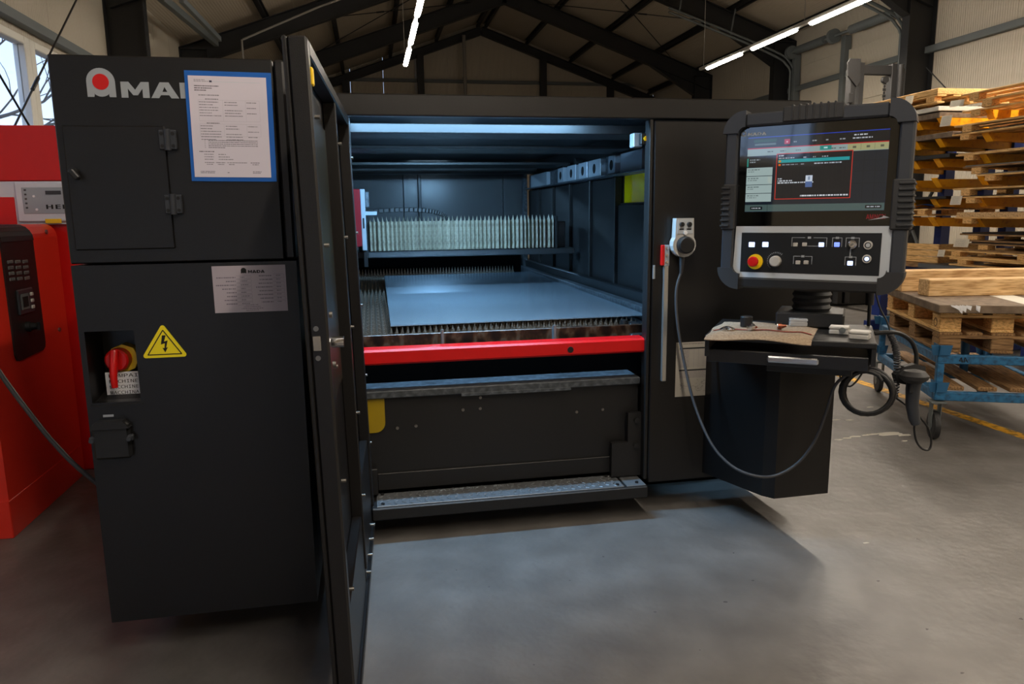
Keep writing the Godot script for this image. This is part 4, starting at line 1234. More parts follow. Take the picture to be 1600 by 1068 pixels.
# ---------------------------------------------------------------- the red machines on the left
func make_red_machines() -> void:
	var t := thing("red_chiller", "low red machine with a black control strip at the far left", "machine", Vector3(-2.16, 0, -4.43))
	var o := -t.position
	var prof := PackedVector2Array([Vector2(-2.46, 0.005), Vector2(-1.86, 0.005), Vector2(-1.86, 1.50)])
	for k in 6:
		var a := k * PI / 10.0
		prof.append(Vector2(-1.93 + 0.07 * cos(a), 1.50 + 0.075 * sin(a)))
	prof.append(Vector2(-2.46, 1.575))
	part("housing", mb().prism(prof, 0.97, Vector3(0, 0, -4.92)), M.red_orange, t, "", o)
	part("base_band", mb().bb(-2.45, 0.0, -4.91, -1.857, 0.2, -3.945, 0.004), M.red_orange, t, "", o)
	# control strip wrapping over the top edge
	var yz := PackedVector2Array()
	for q in [[-4.20, 1.49], [-4.20, 0.90], [-4.215, 0.872], [-4.24, 0.866], [-4.53, 0.872], [-4.56, 0.885], [-4.57, 0.91], [-4.57, 1.49]]:
		yz.append(Vector2(q[0], q[1]))
	var side := Basis(Vector3(0, 0, 1), Vector3.UP, Vector3(1, 0, 0))
	var cp := part("control_strip", mb().prism(yz, 0.008, Vector3(-1.86, 0, 0), side), M.black_plastic, t, "black control strip", o)
	var over := mb()
	for k in 6:
		var a := k * PI / 10.0 - 0.0
		var b := (k + 1) * PI / 10.0
		if k == 5:
			break
		var p := Vector3(-1.93 + 0.078 * cos(a), 1.49 + 0.083 * sin(a), -4.385)
		var q := Vector3(-1.93 + 0.078 * cos(b), 1.49 + 0.083 * sin(b), -4.385)
		over.box((p + q) * 0.5, Vector3(0.008, p.distance_to(q) + 0.004, 0.37), 0.0, Basis(Vector3(0, 0, 1), (a + b) * 0.5))
	over.bb(-2.1, 1.568, -4.57, -1.93, 1.577, -4.20)
	part("control_strip_top", over, M.black_plastic, cp)
	for i in 3:
		for j in 4:
			part("vent_slot", mb().box(Vector3(-1.852, 1.385 - j * 0.03 - i * 0.004, -4.27 - i * 0.085), Vector3(0.006, 0.018, 0.06), 0.004), M.galvanised, cp)
	var ds := part("display", mb().bb(-1.856, 1.10, -4.47, -1.842, 1.235, -4.29, 0.006), M.frame_grey, cp)
	part("display_window", mb().bb(-1.842, 1.125, -4.40, -1.838, 1.21, -4.31, 0.002), M.galvanised, ds)
	part("display_glass", mb().bb(-1.838, 1.14, -4.385, -1.836, 1.195, -4.325), M.ink, ds)
	for y in [1.13, 1.165, 1.2]:
		part("button", mb().box(Vector3(-1.84, y, -4.44), Vector3(0.01, 0.018, 0.03), 0.003), M.white_plastic, ds)
	part("knob", mb().cyl(Vector3(-1.852, 1.03, -4.37), Vector3(-1.83, 1.03, -4.37), 0.028, 16).cyl(Vector3(-1.83, 1.03, -4.37), Vector3(-1.80, 1.03, -4.37), 0.02, 14, 0.016).box(Vector3(-1.795, 1.03, -4.37), Vector3(0.02, 0.045, 0.012), 0.003), M.black_plastic, cp)
	for q in [[1.53, -4.77], [0.95, -4.79]]:
		part("screw", mb().cyl(Vector3(-1.86, q[0], q[1]), Vector3(-1.853, q[0], q[1]), 0.013, 12), M.screw, t, "", o)
	var hose := curve([Vector3(-1.80, 1.02, -3.78), Vector3(-1.70, 0.87, -3.72), Vector3(-1.60, 0.72, -3.68), Vector3(-1.50, 0.575, -3.65), Vector3(-1.38, 0.42, -3.64), Vector3(-1.2, 0.2, -3.7), Vector3(-1.05, 0.02, -3.9)], 6)
	solo("power_cable", mb().tube(hose, 0.011, 8), M.cable_grey, "grey cable sloping down in front of the low red machine", "cable")
	# taller red and white machine behind it
	var c := thing("compressor", "tall red machine with a white control panel behind the low red machine", "machine", Vector3(-2.0, 0, -5.6))
	o = -c.position
	var zf := -4.96
	part("housing", mb().bb(-2.5, 0.0, -6.2, -1.4, 2.152, zf - 0.03, 0.01), M.red_paint, c, "", o)
	part("upper_field", mb().bb(-2.5, 1.83, zf - 0.03, -1.4, 2.15, zf, 0.004), M.red_paint, c, "", o)
	part("white_band", mb().bb(-2.5, 1.57, zf - 0.03, -1.4, 1.826, zf - 0.004, 0.003), M.white_paint, c, "white panel across the front", o)
	part("red_field", mb().bb(-2.5, 1.57, zf - 0.005, -2.085, 1.735, zf + 0.002, 0.002), M.red_paint, c, "", o)
	var p := part("panel_frame", mb().bb(-2.075, 1.585, zf - 0.005, -1.42, 1.822, zf + 0.012, 0.008), M.white_paint, c, "white framed control panel", o)
	part("panel_face", mb().bb(-2.035, 1.635, zf + 0.011, -1.45, 1.79, zf + 0.015, 0.002), M.light_plate, p)
	part("small_display", mb().bb(-1.905, 1.748, zf + 0.014, -1.82, 1.77, zf + 0.018), M.frame_grey, p)
	lettering("HENSEL", 0.25, 0.026, M.ink, p, Vector3(-1.785, 1.675, zf + 0.015), Basis(), 0.001)
	for k in 5:
		part("key", mb().box(Vector3(-2.015, 1.775 - k * 0.026, zf + 0.016), Vector3(0.012, 0.010, 0.004), 0.001), M.cable_grey, p)
	for q in [[-1.97, 1.738], [-1.962, 1.66]]:
		part("pilot_light", mb().cyl(Vector3(q[0], q[1], zf + 0.014), Vector3(q[0], q[1], zf + 0.02), 0.007, 10), M.bright_white, p)
	part("edge_strip", mb().bb(-1.925, 1.577, zf + 0.011, -1.835, 1.604, zf + 0.016, 0.002), M.yellow_plastic, p, "small yellow label")

# ---------------------------------------------------------------- things on the right panel of the cutter
func make_panel_things() -> void:
	var z := FZ + 0.001
	var s := thing("instruction_sheet", "printed instruction sheet fixed on the black panel under the shelf", "sheet", Vector3(1.65, 0.628, z))
	part("paper", mb().plate(0.2, 0.293, 0.0008, Vector3(0, 0.1465, 0.0015)), M.print_sheet, s)
	var t := thing("handwheel_pendant", "pale grey hand pendant with a black wheel hanging on the black panel", "hand control", Vector3(1.558, 1.37, z))
	var b := PackedVector2Array([Vector2(-0.05, 0.10), Vector2(-0.047, 0.195), Vector2(0.047, 0.195), Vector2(0.05, 0.10)])
	for k in 13:
		var a := deg_to_rad(38.0 - k * (256.0 / 12.0))
		b.append(Vector2(0.062 * cos(a), 0.062 + 0.062 * sin(a)))
	part("case", mb().prism(b, 0.05, Vector3(0, 0, 0.004)), M.white_plastic, t)
	part("face", mb().prism(PackedVector2Array([Vector2(-0.042, 0.118), Vector2(-0.04, 0.188), Vector2(0.04, 0.188), Vector2(0.042, 0.118)]), 0.003, Vector3(0, 0, 0.054)), M.silver, t)
	var flat := Basis(Vector3(1, 0, 0), Vector3(0, 0, 1), Vector3(0, -1, 0))
	part("wheel", mb().lathe([Vector2(0.044, 0.0), Vector2(0.043, 0.028), Vector2(0.036, 0.034), Vector2(0.0, 0.034)], Vector3(0, 0.062, 0.054), flat), M.black_plastic, t)
	for x in [-0.02, 0.02]:
		part("selector", mb().lathe([Vector2(0.012, 0.0), Vector2(0.011, 0.014), Vector2(0.0, 0.015)], Vector3(x, 0.165, 0.057), flat, 14), M.black_plastic, t)
		part("selector_mark", mb().bb(x - 0.012, 0.138, 0.057, x + 0.012, 0.144, 0.059), M.ink, t)
	part("button", mb().cyl(Vector3(0, 0.123, 0.057), Vector3(0, 0.123, 0.065), 0.010, 14), M.bright_white, t)
	part("strain_relief", mb().cyl(Vector3(0.0, 0.005, 0.028), Vector3(-0.004, -0.085, 0.028), 0.015, 12, 0.009), M.rubber, t)
	var raw := [Vector3(-0.004, -0.08, 0.028), Vector3(-0.03, -0.17, 0.035), Vector3(-0.028, -0.32, 0.05), Vector3(0.0, -0.52, 0.08), Vector3(0.03, -0.74, 0.16), Vector3(0.067, -0.91, 0.28), Vector3(0.123, -0.997, 0.38), Vector3(0.2, -1.03, 0.46), Vector3(0.307, -1.035, 0.48), Vector3(0.41, -0.975, 0.50), Vector3(0.475, -0.861, 0.53), Vector3(0.493, -0.707, 0.58), Vector3(0.50, -0.575, 0.62), Vector3(0.52, -0.515, 0.66), Vector3(0.56, -0.48, 0.68)]
	part("pendant_cable", mb().tube(curve(raw, 6), 0.0075, 8), M.cable_grey, t)
	# the coil it ends in, hung under the shelf
	var coil := thing("cable_coil", "thick black cable coil hanging below the console shelf", "cable coil", Vector3(2.185, 0.665, -2.9), -0.64)
	var cb := mb()
	var turns := []
	for k in 97:
		var a := TAU * k / 24.0 + 0.7
		var r := 0.107 - 0.009 * floorf(k / 24.0 * 0.5) + 0.005 * sin(k * 0.37)
		turns.append(Vector3(r * sin(a), 0.115 + r * cos(a), -0.018 + 0.012 * (k / 24.0) + 0.004 * sin(k * 0.8)))
	cb.tube(turns, 0.0085, 8)
	part("cable_loops", cb, M.cable, coil)
	part("tie", mb().bb(-0.004, 0.2, -0.03, 0.004, 0.375, -0.024), M.cable, coil)
	solo("thin_cable", mb().tube(curve([Vector3(2.10, 0.97, -3.02), Vector3(2.11, 0.874, -3.0), Vector3(2.115, 0.828, -3.0), Vector3(2.118, 0.806, -2.97), Vector3(2.14, 0.80, -2.95), Vector3(2.2, 0.86, -2.96), Vector3(2.24, 0.97, -2.97)], 6), 0.004, 6), M.cable, "thin black cable loop under the console shelf", "cable")

# ---------------------------------------------------------------- operator console
func make_console() -> void:
	var k := 1.143
	var t := thing("operator_console", "operator console with a touch screen and key panel on a black post", "control console", Vector3(1.962, 1.642, -3.078))
	t.rotation = Vector3.ZERO
	var yaw := 0.775
	var tilt := 0.03
	var nrm := Vector3(-sin(yaw), 0, cos(yaw))
	var xx := Vector3(cos(yaw), 0, sin(yaw))
	var yy := (Vector3.UP * cos(tilt) - nrm * sin(tilt)).normalized()
	t.basis = Basis(xx, yy, xx.cross(yy))
	var s := func(x0: float, y0: float, z0: float, x1: float, y1: float, z1: float, bev := 0.0) -> MB:
		return mb().bb(x0 * k, y0 * k, z0 * k, x1 * k, y1 * k, z1 * k, bev)
	part("housing", s.call(-0.305, -0.33, -0.09, 0.305, 0.325, -0.004, 0.02), M.frame_grey, t)
	# rim of bars, corner pieces and ribbed grips
	part("rim_bar", s.call(-0.265, 0.298, -0.035, 0.262, 0.350, 0.022, 0.008), M.frame_grey, t)
	part("rim_bar", s.call(-0.29, -0.356, -0.035, 0.275, -0.312, 0.022, 0.008), M.black_plastic, t)
	part("rim_bar", s.call(-0.343, -0.285, -0.035, -0.293, 0.285, 0.022, 0.008), M.frame_grey, t)
	part("rim_bar", s.call(0.300, -0.285, -0.035, 0.350, 0.285, 0.022, 0.008), M.frame_grey, t)
	for c in [[-1.0, 1.0], [1.0, 1.0], [-1.0, -1.0], [1.0, -1.0]]:
		var p := PackedVector2Array()
		var ox := 0.353
		var oy := 0.362
		for i in 9:
			var a := PI / 2 * i / 8.0
			p.append(Vector2(c[0] * (ox - 0.088 + 0.088 * cos(a)), c[1] * (oy - 0.088 + 0.088 * sin(a))) * k)
		p.append(Vector2(c[0] * 0.263, c[1] * oy) * k)
		p.append(Vector2(c[0] * 0.263, c[1] * 0.298) * k)
		for i in 5:
			var a := PI / 2 * (4 - i) / 4.0
			p.append(Vector2(c[0] * (0.262 + 0.030 * cos(a)), c[1] * (0.268 + 0.030 * sin(a))) * k)
		p.append(Vector2(c[0] * 0.292, c[1] * 0.274) * k)
		p.append(Vector2(c[0] * ox, c[1] * 0.274) * k)
		part("corner_guard", mb().prism(p, 0.075 * k, Vector3(0, 0, -0.045 * k)), M.frame_grey if c[1] > 0 else M.grip, t)
	var g: MB = s.call(-0.118, 0.303, -0.04, 0.105, 0.364, 0.030, 0.006)
	for i in 7:
		g.bb((-0.085 + i * 0.026) * k, 0.306 * k, -0.04 * k, (-0.077 + i * 0.026) * k, 0.369 * k, 0.034 * k, 0.003)
	part("grip", g, M.grip, t, "ribbed rubber grip on top")
	for sd in [-1.0, 1.0]:
		var xo := 0.345 if sd < 0 else 0.361
		g = s.call(sd * 0.290, -0.117, -0.04, sd * xo, 0.070, 0.030, 0.006)
		for i in 8:
			g.bb(sd * 0.312 * k, (-0.105 + i * 0.022) * k, -0.04 * k, sd * (xo + 0.004) * k, (-0.095 + i * 0.022) * k, 0.036 * k, 0.003)
		part("grip", g, M.grip, t, "ribbed rubber grip on the side")
	# screen
	part("screen_glass", s.call(-0.292, -0.100, -0.004, 0.296, 0.300, 0.0), M.screen_black, t, "glossy black screen glass")
	var d := part("display", mb().plate(0.522 * k, 0.298 * k, 0.0006, Vector3(0.004 * k, 0.1065 * k, 0.0008)), M.display_screen, t, "lit display")
	lettering("P", 0.013 * k, 0.018 * k, M.screen_text_light, d, Vector3(-0.242, 0.233, 0.0004) * k, Basis(), 0.0004)
	lettering("16:29", 0.036 * k, 0.014 * k, M.screen_text_light, d, Vector3(-0.118, 0.232, 0.0004) * k, Basis(), 0.0004)
	emblem(t, Vector3(-0.276, 0.262, 0.0) * k, 0.020 * k, Basis(), M.logo_grey, M.screen_black, 0.0006)
	heavy_word("MADA", 0.075 * k, 0.012 * k, M.logo_grey, t, Vector3(-0.222, 0.269, 0.0) * k, Basis(), 0.0006)
	lettering("AMNC3i", 0.066 * k, 0.019 * k, M.red_dark, t, Vector3(0.238, -0.066, 0.0) * k, Basis(), 0.0006)
	part("swoosh", mb().prism(PackedVector2Array([Vector2(0.210, -0.080), Vector2(0.286, -0.070), Vector2(0.264, -0.062), Vector2(0.262, -0.068)]), 0.0006, Vector3.ZERO, Basis.from_scale(Vector3.ONE * k)), M.logo_grey, t)
	# key panel
	var sp := PackedVector2Array([Vector2(-0.287, -0.102), Vector2(-0.292, -0.27)])
	for i in 5:
		var a := PI + PI / 2 * i / 4.0
		sp.append(Vector2(-0.267 + 0.025 * cos(a), -0.285 + 0.027 * sin(a)))
	for i in 5:
		var a := -PI / 2 + PI / 2 * i / 4.0
		sp.append(Vector2(0.272 + 0.027 * cos(a), -0.285 + 0.027 * sin(a)))
	sp.append(Vector2(0.300, -0.102))
	part("key_panel", mb().prism(sp, 0.012, Vector3(0, 0, -0.002), Basis.from_scale(Vector3(k, k, 1))), M.silver, t, "silver key panel")
	var kp := part("key_plate", s.call(-0.262, -0.290, 0.0, 0.266, -0.128, 0.0105, 0.001), M.screen_matt, t, "black key plate")
	var zf := 0.0105 * k
	for q in [[-0.218, -0.177, 0.024, "key_light"], [-0.163, -0.176, 0.024, "key_light"], [0.053, -0.174, 0.020, "key_light"], [0.110, -0.173, 0.020, "key_blue_light"], [0.162, -0.244, 0.020, "key_light"], [-0.045, -0.175, 0.018, "white_plastic"], [-0.010, -0.174, 0.018, "white_plastic"], [-0.031, -0.246, 0.018, "white_plastic"], [0.0, -0.245, 0.018, "white_plastic"]]:
		var key := part("key", mb().box(Vector3(q[0] * k, q[1] * k, zf), Vector3(q[2] * k, q[2] * k * 0.86, 0.010), 0.002), M[q[3]], kp, "square lit key" if q[3] != "white_plastic" else "square white key")
	# printed brackets round the keys
	for q in [[-0.060, 0.073, -0.148, -0.182], [0.092, 0.128, -0.148, -0.182], [0.141, 0.190, -0.148, -0.182], [-0.050, 0.022, -0.222, -0.252], [0.142, 0.183, -0.221, -0.252]]:
		var br := mb()
		br.bb(q[0] * k, q[2] * k, zf, (q[0] + (q[1] - q[0]) * 0.38) * k, (q[2] + 0.002) * k, zf + 0.0006)
		br.bb((q[0] + (q[1] - q[0]) * 0.62) * k, q[2] * k, zf, q[1] * k, (q[2] + 0.002) * k, zf + 0.0006)
		for x in [q[0], q[1] - 0.002]:
			br.bb(x * k, q[3] * k, zf, (x + 0.002) * k, q[2] * k, zf + 0.0006)
		var mx: float = (q[0] + q[1]) * 0.5
		br.bb((mx - 0.006) * k, (q[2] - 0.003) * k, zf, (mx + 0.006) * k, (q[2] + 0.005) * k, zf + 0.0006)
		part("key_mark", br, M.logo_grey, kp)
	var br := mb()
	br.bb(0.158 * k, -0.222 * k, zf, 0.162 * k, -0.182 * k, zf + 0.0006)
	br.bb(0.0 * k, -0.181 * k, zf, 0.044 * k, -0.179 * k, zf + 0.0006)
	part("key_mark", br, M.logo_grey, kp)
	br = mb()
	for i in 17:
		var a := deg_to_rad(230.0 - i * 11.0)
		br.box(Vector3((-0.117 + 0.035 * cos(a)) * k, (-0.243 + 0.035 * sin(a)) * k, zf + 0.0003), Vector3(0.002 + 0.0003 * i, 0.0022, 0.0006) * k, 0.0, Basis(Vector3(0, 0, 1), a))
	part("dial_scale", br, M.logo_grey, kp).set_meta("kind", "stuff")
	var flat := Basis(Vector3(1, 0, 0), Vector3(0, 0, 1), Vector3(0, -1, 0))
	var es := part("stop_collar", mb().lathe([Vector2(0.036, 0.0), Vector2(0.035, 0.008), Vector2(0.0, 0.008)], Vector3(-0.200 * k, -0.247 * k, zf), flat), M.yellow_plastic, kp, "round yellow collar")
	part("stop_button", mb().lathe([Vector2(0.015, 0.006), Vector2(0.015, 0.022), Vector2(0.024, 0.024), Vector2(0.0245, 0.038), Vector2(0.02, 0.043), Vector2(0.0, 0.044)], Vector3(-0.202 * k, -0.246 * k, zf), flat), M.red_plastic, kp, "red emergency stop button")
	part("dial", mb().lathe([Vector2(0.026, 0.0), Vector2(0.025, 0.022), Vector2(0.021, 0.026), Vector2(0.0, 0.026)], Vector3(-0.118 * k, -0.243 * k, zf), flat), M.white_plastic, kp, "pale grey dial")
	var ks := part("key_switch", mb().lathe([Vector2(0.021, 0.0), Vector2(0.019, 0.012), Vector2(0.012, 0.014), Vector2(0.0, 0.014)], Vector3(0.166 * k, -0.172 * k, zf), flat), M.chrome, kp)
	part("key_slot", mb().box(Vector3(0.166 * k, -0.172 * k, zf + 0.016), Vector3(0.016, 0.006, 0.014), 0.002, Basis(Vector3(0, 0, 1), 0.6)), M.chrome, kp)
	for q in [[0.221, -0.174, "silver"], [0.220, -0.226, "key_light"]]:
		part("round_button", mb().lathe([Vector2(0.019, 0.0), Vector2(0.018, 0.008), Vector2(0.013, 0.009)], Vector3(q[0] * k, q[1] * k, zf), flat, 18), M.white_plastic, kp)
		part("button_face", mb().cyl(Vector3(q[0] * k, q[1] * k, zf), Vector3(q[0] * k, q[1] * k, zf + 0.007), 0.009, 14), M[q[2]], kp)
	# neck under the housing and its foot on the shelf, both upright
	var inv := t.transform.affine_inverse()
	var foot := Vector3(2.075, 1.05, -3.20)
	var ub := inv.basis
	var prof := [Vector2(0.0, 0.07)]
	for i in 11:
		prof.append(Vector2(0.080 if i % 2 == 0 else 0.090, 0.072 + i * 0.0155))
	prof.append(Vector2(0.07, 0.24))
	part("neck", mb().lathe(prof, inv * foot, ub, 24), M.rubber, t, "ribbed black rubber neck")
	var base := mb()
	base.box(inv * (foot + Vector3(0, 0.038, 0)), Vector3(0.30, 0.07, 0.26), 0.008, ub * Basis(Vector3.UP, -0.62))
	part("foot", base, M.black_plastic, t)

# ---------------------------------------------------------------- shelf and what lies on it
func make_shelf() -> void:
	var yaw := -0.60
	var fl := Vector3(1.462, 0.0, -3.06)
	var t := thing("console_shelf", "black shelf with a drawer on the post below the operator console", "shelf", fl, yaw)
	# local x along the front edge, local z towards the viewer (the front edge is z = 0)
	var w := 0.70
	part("top", mb().bb(0, 1.025, -0.54, w, 1.05, 0, 0.004), M.black_soft, t)
	part("side", mb().bb(w - 0.02, 0.95, -0.54, w, 1.025, -0.006, 0.002), M.black_soft, t)
	part("side", mb().bb(0, 0.95, -0.54, 0.02, 1.025, -0.006, 0.002), M.black_soft, t)
	var dr := part("drawer", mb().bb(0.01, 0.925, -0.5, w - 0.025, 0.985, -0.01, 0.004), M.black, t)
	part("handle", mb().bb(0.27, 0.944, -0.012, 0.48, 0.972, 0.012, 0.006), M.chrome, dr, "bright metal drawer handle")
	part("arm", mb().bb(0.25, 0.86, -0.50, 0.62, 0.93, -0.2, 0.006), M.black_soft, t)
	# cloth: a soft sheet with a wavy border
	var at := func(x: float, z: float, y := 1.05) -> Vector3:
		return t.transform * Vector3(x, y, z)
	var nx := 26
	var nz := 18
	var top := func(i: float, j: float) -> Vector3:
		var u := i / nx
		var v := j / nz
		var e := minf(minf(u, 1.0 - u), minf(v, 1.0 - v))
		var x := 0.012 + u * 0.445 + 0.008 * sin(v * 9.0) * (1.0 - u) + (v - 0.5) * 0.02
		var z := 0.022 - v * 0.46 + 0.010 * sin(u * 7.0 + 1.0)
		var y := 1.051 + minf(1.0, e * 9.0) * 0.010 + 0.003 * sin(u * 17.0 + v * 6.0) * sin(v * 13.0) * minf(1.0, e * 8.0)
		if z > 0.0:
			y = minf(y, 1.058) - z * 0.5
		return Vector3(x, y, z)
	var b := mb()
	for i in nx:
		for j in nz:
			var p: Vector3 = top.call(i, j); var q: Vector3 = top.call(i + 1, j); var r: Vector3 = top.call(i + 1, j + 1); var s: Vector3 = top.call(i, j + 1)
			b.quad_out(p, q, r, s, Vector3.UP)
			b.quad_out(p - Vector3.UP * 0.004, q - Vector3.UP * 0.004, r - Vector3.UP * 0.004, s - Vector3.UP * 0.004, Vector3.DOWN)
	for i in nx:
		for e in [0, nz]:
			var p: Vector3 = top.call(i, e); var q: Vector3 = top.call(i + 1, e)
			b.quad_out(p, q, q - Vector3.UP * 0.004, p - Vector3.UP * 0.004, Vector3(0, 0, 1 if e == 0 else -1))
	for j in nz:
		for e in [0, nx]:
			var p: Vector3 = top.call(e, j); var q: Vector3 = top.call(e, j + 1)
			b.quad_out(p, q, q - Vector3.UP * 0.004, p - Vector3.UP * 0.004, Vector3(-1 if e == 0 else 1, 0, 0))
	var c := thing("cleaning_cloth", "beige cleaning cloth with a thin red stripe spread on the console shelf", "cloth", fl, yaw)
	part("cloth", b, M.towel, c)
	var st := mb()
	for i in nx - 1:
		var p: Vector3 = top.call(i + 0.5, 5.0 + i * 0.02); var q: Vector3 = top.call(i + 1.5, 5.0 + (i + 1) * 0.02)
		st.quad_out(p + Vector3.UP * 0.003, q + Vector3.UP * 0.003, q + Vector3(0, 0.003, -0.02), p + Vector3(0, 0.003, -0.02), Vector3.UP)
	part("stripe", st, M.towel_red, c, "thin red stripe")
	# small things on the cloth and the shelf
	var on := func(x: float, z: float, y: float) -> Vector3:
		return t.transform * Vector3(x, y, z)
	solo("lens_disc", mb().lathe([Vector2(0.0, 0.0), Vector2(0.032, 0.0), Vector2(0.034, 0.004), Vector2(0.022, 0.011), Vector2(0.008, 0.016), Vector2(0.0, 0.016)], Vector3.ZERO), M.chrome, "dark shiny metal disc at the left end of the beige cloth", "lens holder", on.call(0.085, -0.10, 1.0625))
	solo("black_cap", mb().lathe([Vector2(0.0, 0.0), Vector2(0.027, 0.0), Vector2(0.028, 0.006), Vector2(0.028, 0.046), Vector2(0.025, 0.05), Vector2(0.0, 0.05)], Vector3.ZERO), M.black_plastic, "black round cap standing on the beige cloth", "cap", on.call(0.155, -0.22, 1.0625))
	var nz1 := thing("cutting_nozzle", "copper nozzle with a bright tip lying in front of the black cap", "nozzle", on.call(0.19, -0.115, 1.0625), 0.4)
	part("body", mb().cyl(Vector3(-0.018, 0.016, 0), Vector3(0.006, 0.016, 0), 0.016, 14), M.chrome, nz1)
	part("tip", mb().cyl(Vector3(0.006, 0.016, 0), Vector3(0.028, 0.012, 0.006), 0.012, 12, 0.004), M.copper, nz1, "copper tip")
	var nz2 := thing("cutting_nozzle", "small copper nozzle in the middle of the beige cloth", "nozzle", on.call(0.31, -0.17, 1.0625), -0.5)
	part("body", mb().cyl(Vector3(-0.012, 0.016, 0), Vector3(0.004, 0.016, 0), 0.015, 14), M.copper, nz2)
	part("tip", mb().cyl(Vector3(0.004, 0.016, 0), Vector3(0.024, 0.02, 0.0), 0.011, 12, 0.005), M.copper, nz2)
	part("ring", mb().cyl(Vector3(-0.016, 0.016, 0), Vector3(-0.012, 0.016, 0), 0.017, 14), M.chrome, nz2)
	for q in [[0.375, -0.33, 1.0625, 0.15, "clear_box", "translucent plastic box at the back edge of the beige cloth"], [0.555, -0.22, 1.05, -0.1, "white_plastic", "white plastic box with a grey clasp on the bare part of the shelf"], [0.635, -0.105, 1.05, -0.2, "white_plastic", "plain white plastic box nearest to the right shelf edge"]]:
		var bx := thing("plastic_box", q[5], "box", on.call(q[0], q[1], q[2]), yaw + q[3], "small plastic boxes")
		part("tray", mb().bb(-0.04, 0, -0.03, 0.04, 0.022, 0.03, 0.004), M[q[4]], bx)
		part("lid", mb().bb(-0.041, 0.0225, -0.031, 0.041, 0.036, 0.031, 0.004), M[q[4]], bx)
		if q[5].contains("clasp"):
			part("clasp", mb().lathe([Vector2(0.0, 0.0), Vector2(0.014, 0.0), Vector2(0.013, 0.006), Vector2(0.0, 0.007)], Vector3(0.015, 0.02, 0.03), Basis(Vector3(1, 0, 0), Vector3(0, 0, 1), Vector3(0, -1, 0)), 14), M.galvanised, bx)
	# joystick-like antenna rod behind the boxes
	var rod := thing("stylus_rod", "thin black rod with a thicker grip standing up behind the shelf boxes", "rod", Vector3(2.318, 1.05, -3.10))
	part("stem", mb().cyl(Vector3(0, -0.02, 0), Vector3(-0.003, 0.12, 0), 0.008, 10), M.black_plastic, rod)
	part("grip", mb().cyl(Vector3(-0.003, 0.10, 0), Vector3(-0.006, 0.2, 0), 0.019, 12, 0.022), M.black_plastic, rod)
	# barcode scanner in its holder beside the shelf, with coiled and plain leads
	var hd := thing("scanner_holder", "curved dark metal bracket holding the hand scanner beside the shelf", "holder", Vector3(2.30, 1.03, -2.95))
	var ho := -hd.position
	part("gooseneck", mb().tube(curve([Vector3(2.255, 1.036, -2.97), Vector3(2.307, 1.042, -2.95), Vector3(2.36, 1.036, -2.95), Vector3(2.405, 1.016, -2.95), Vector3(2.44, 0.985, -2.95), Vector3(2.464, 0.935, -2.95), Vector3(2.47, 0.87, -2.95)], 5), 0.010, 8), M.black_plastic, hd, "", ho)
	part("cradle", mb().prism(PackedVector2Array([Vector2(-0.075, 0.0), Vector2(-0.06, -0.04), Vector2(0.0, -0.055), Vector2(0.05, -0.05), Vector2(0.085, -0.01), Vector2(0.078, 0.03), Vector2(0.03, 0.045), Vector2(-0.03, 0.035)]), 0.03, Vector3(2.425, 0.845, -2.96)), M.rubber, hd, "", ho)
	var sc := thing("barcode_scanner", "grey and black hand scanner hanging head up beside the shelf", "scanner", Vector3(2.43, 0.63, -2.9))
	var so := -sc.position
	var headb := Basis(Vector3(0, 0, 1), -0.05)
	part("head", mb().lathe([Vector2(0.0, -0.034), Vector2(0.04, -0.03), Vector2(0.066, -0.012), Vector2(0.07, 0.004), Vector2(0.05, 0.024), Vector2(0.0, 0.034)], Vector3(2.405, 0.846, -2.88), headb * Basis.from_scale(Vector3(1.0, 1.0, 0.75)), 22), M.rubber, sc, "", so)
	part("handle", mb().tube([Vector3(2.418, 0.835, -2.89), Vector3(2.421, 0.78, -2.9), Vector3(2.428, 0.70, -2.905), Vector3(2.44, 0.64, -2.9), Vector3(2.452, 0.615, -2.9)], 0.034, 12, 0.022), M.frame_grey, sc, "grey handle", so)
	part("trigger", mb().box(Vector3(2.398, 0.79, -2.885), Vector3(0.02, 0.05, 0.022), 0.006), M.rubber, sc, "", so)
	part("lead", mb().tube(curve([Vector3(2.448, 0.62, -2.9), Vector3(2.446, 0.588, -2.9), Vector3(2.462, 0.53, -2.9), Vector3(2.495, 0.490, -2.9), Vector3(2.532, 0.481, -2.9), Vector3(2.543, 0.512, -2.9), Vector3(2.530, 0.566, -2.9), Vector3(2.500, 0.612, -2.9), Vector3(2.462, 0.66, -2.92), Vector3(2.42, 0.699, -2.95), Vector3(2.370, 0.733, -2.95)], 6), 0.005, 7), M.cable, sc, "", so)
	var sp := mb()
	var path := curve([Vector3(2.322, 1.03, -2.95), Vector3(2.349, 0.98, -2.95), Vector3(2.366, 0.916, -2.95), Vector3(2.372, 0.825, -2.95), Vector3(2.368, 0.735, -2.95)], 40)
	var hel := []
	for i in path.size():
		var a := i * 1.15
		hel.append(path[i] + Vector3(cos(a), 0, sin(a)) * 0.013)
	sp.tube(hel, 0.0045, 6)
	sp.tube(curve([Vector3(2.24, 1.30, -2.99), Vector3(2.248, 1.217, -2.97), Vector3(2.268, 1.15, -2.96), Vector3(2.30, 1.09, -2.95), Vector3(2.322, 1.035, -2.95)], 6), 0.004, 6)
	solo("coiled_lead", sp, M.cable_grey, "coiled grey lead hanging from the console down to the hand scanner", "cable")

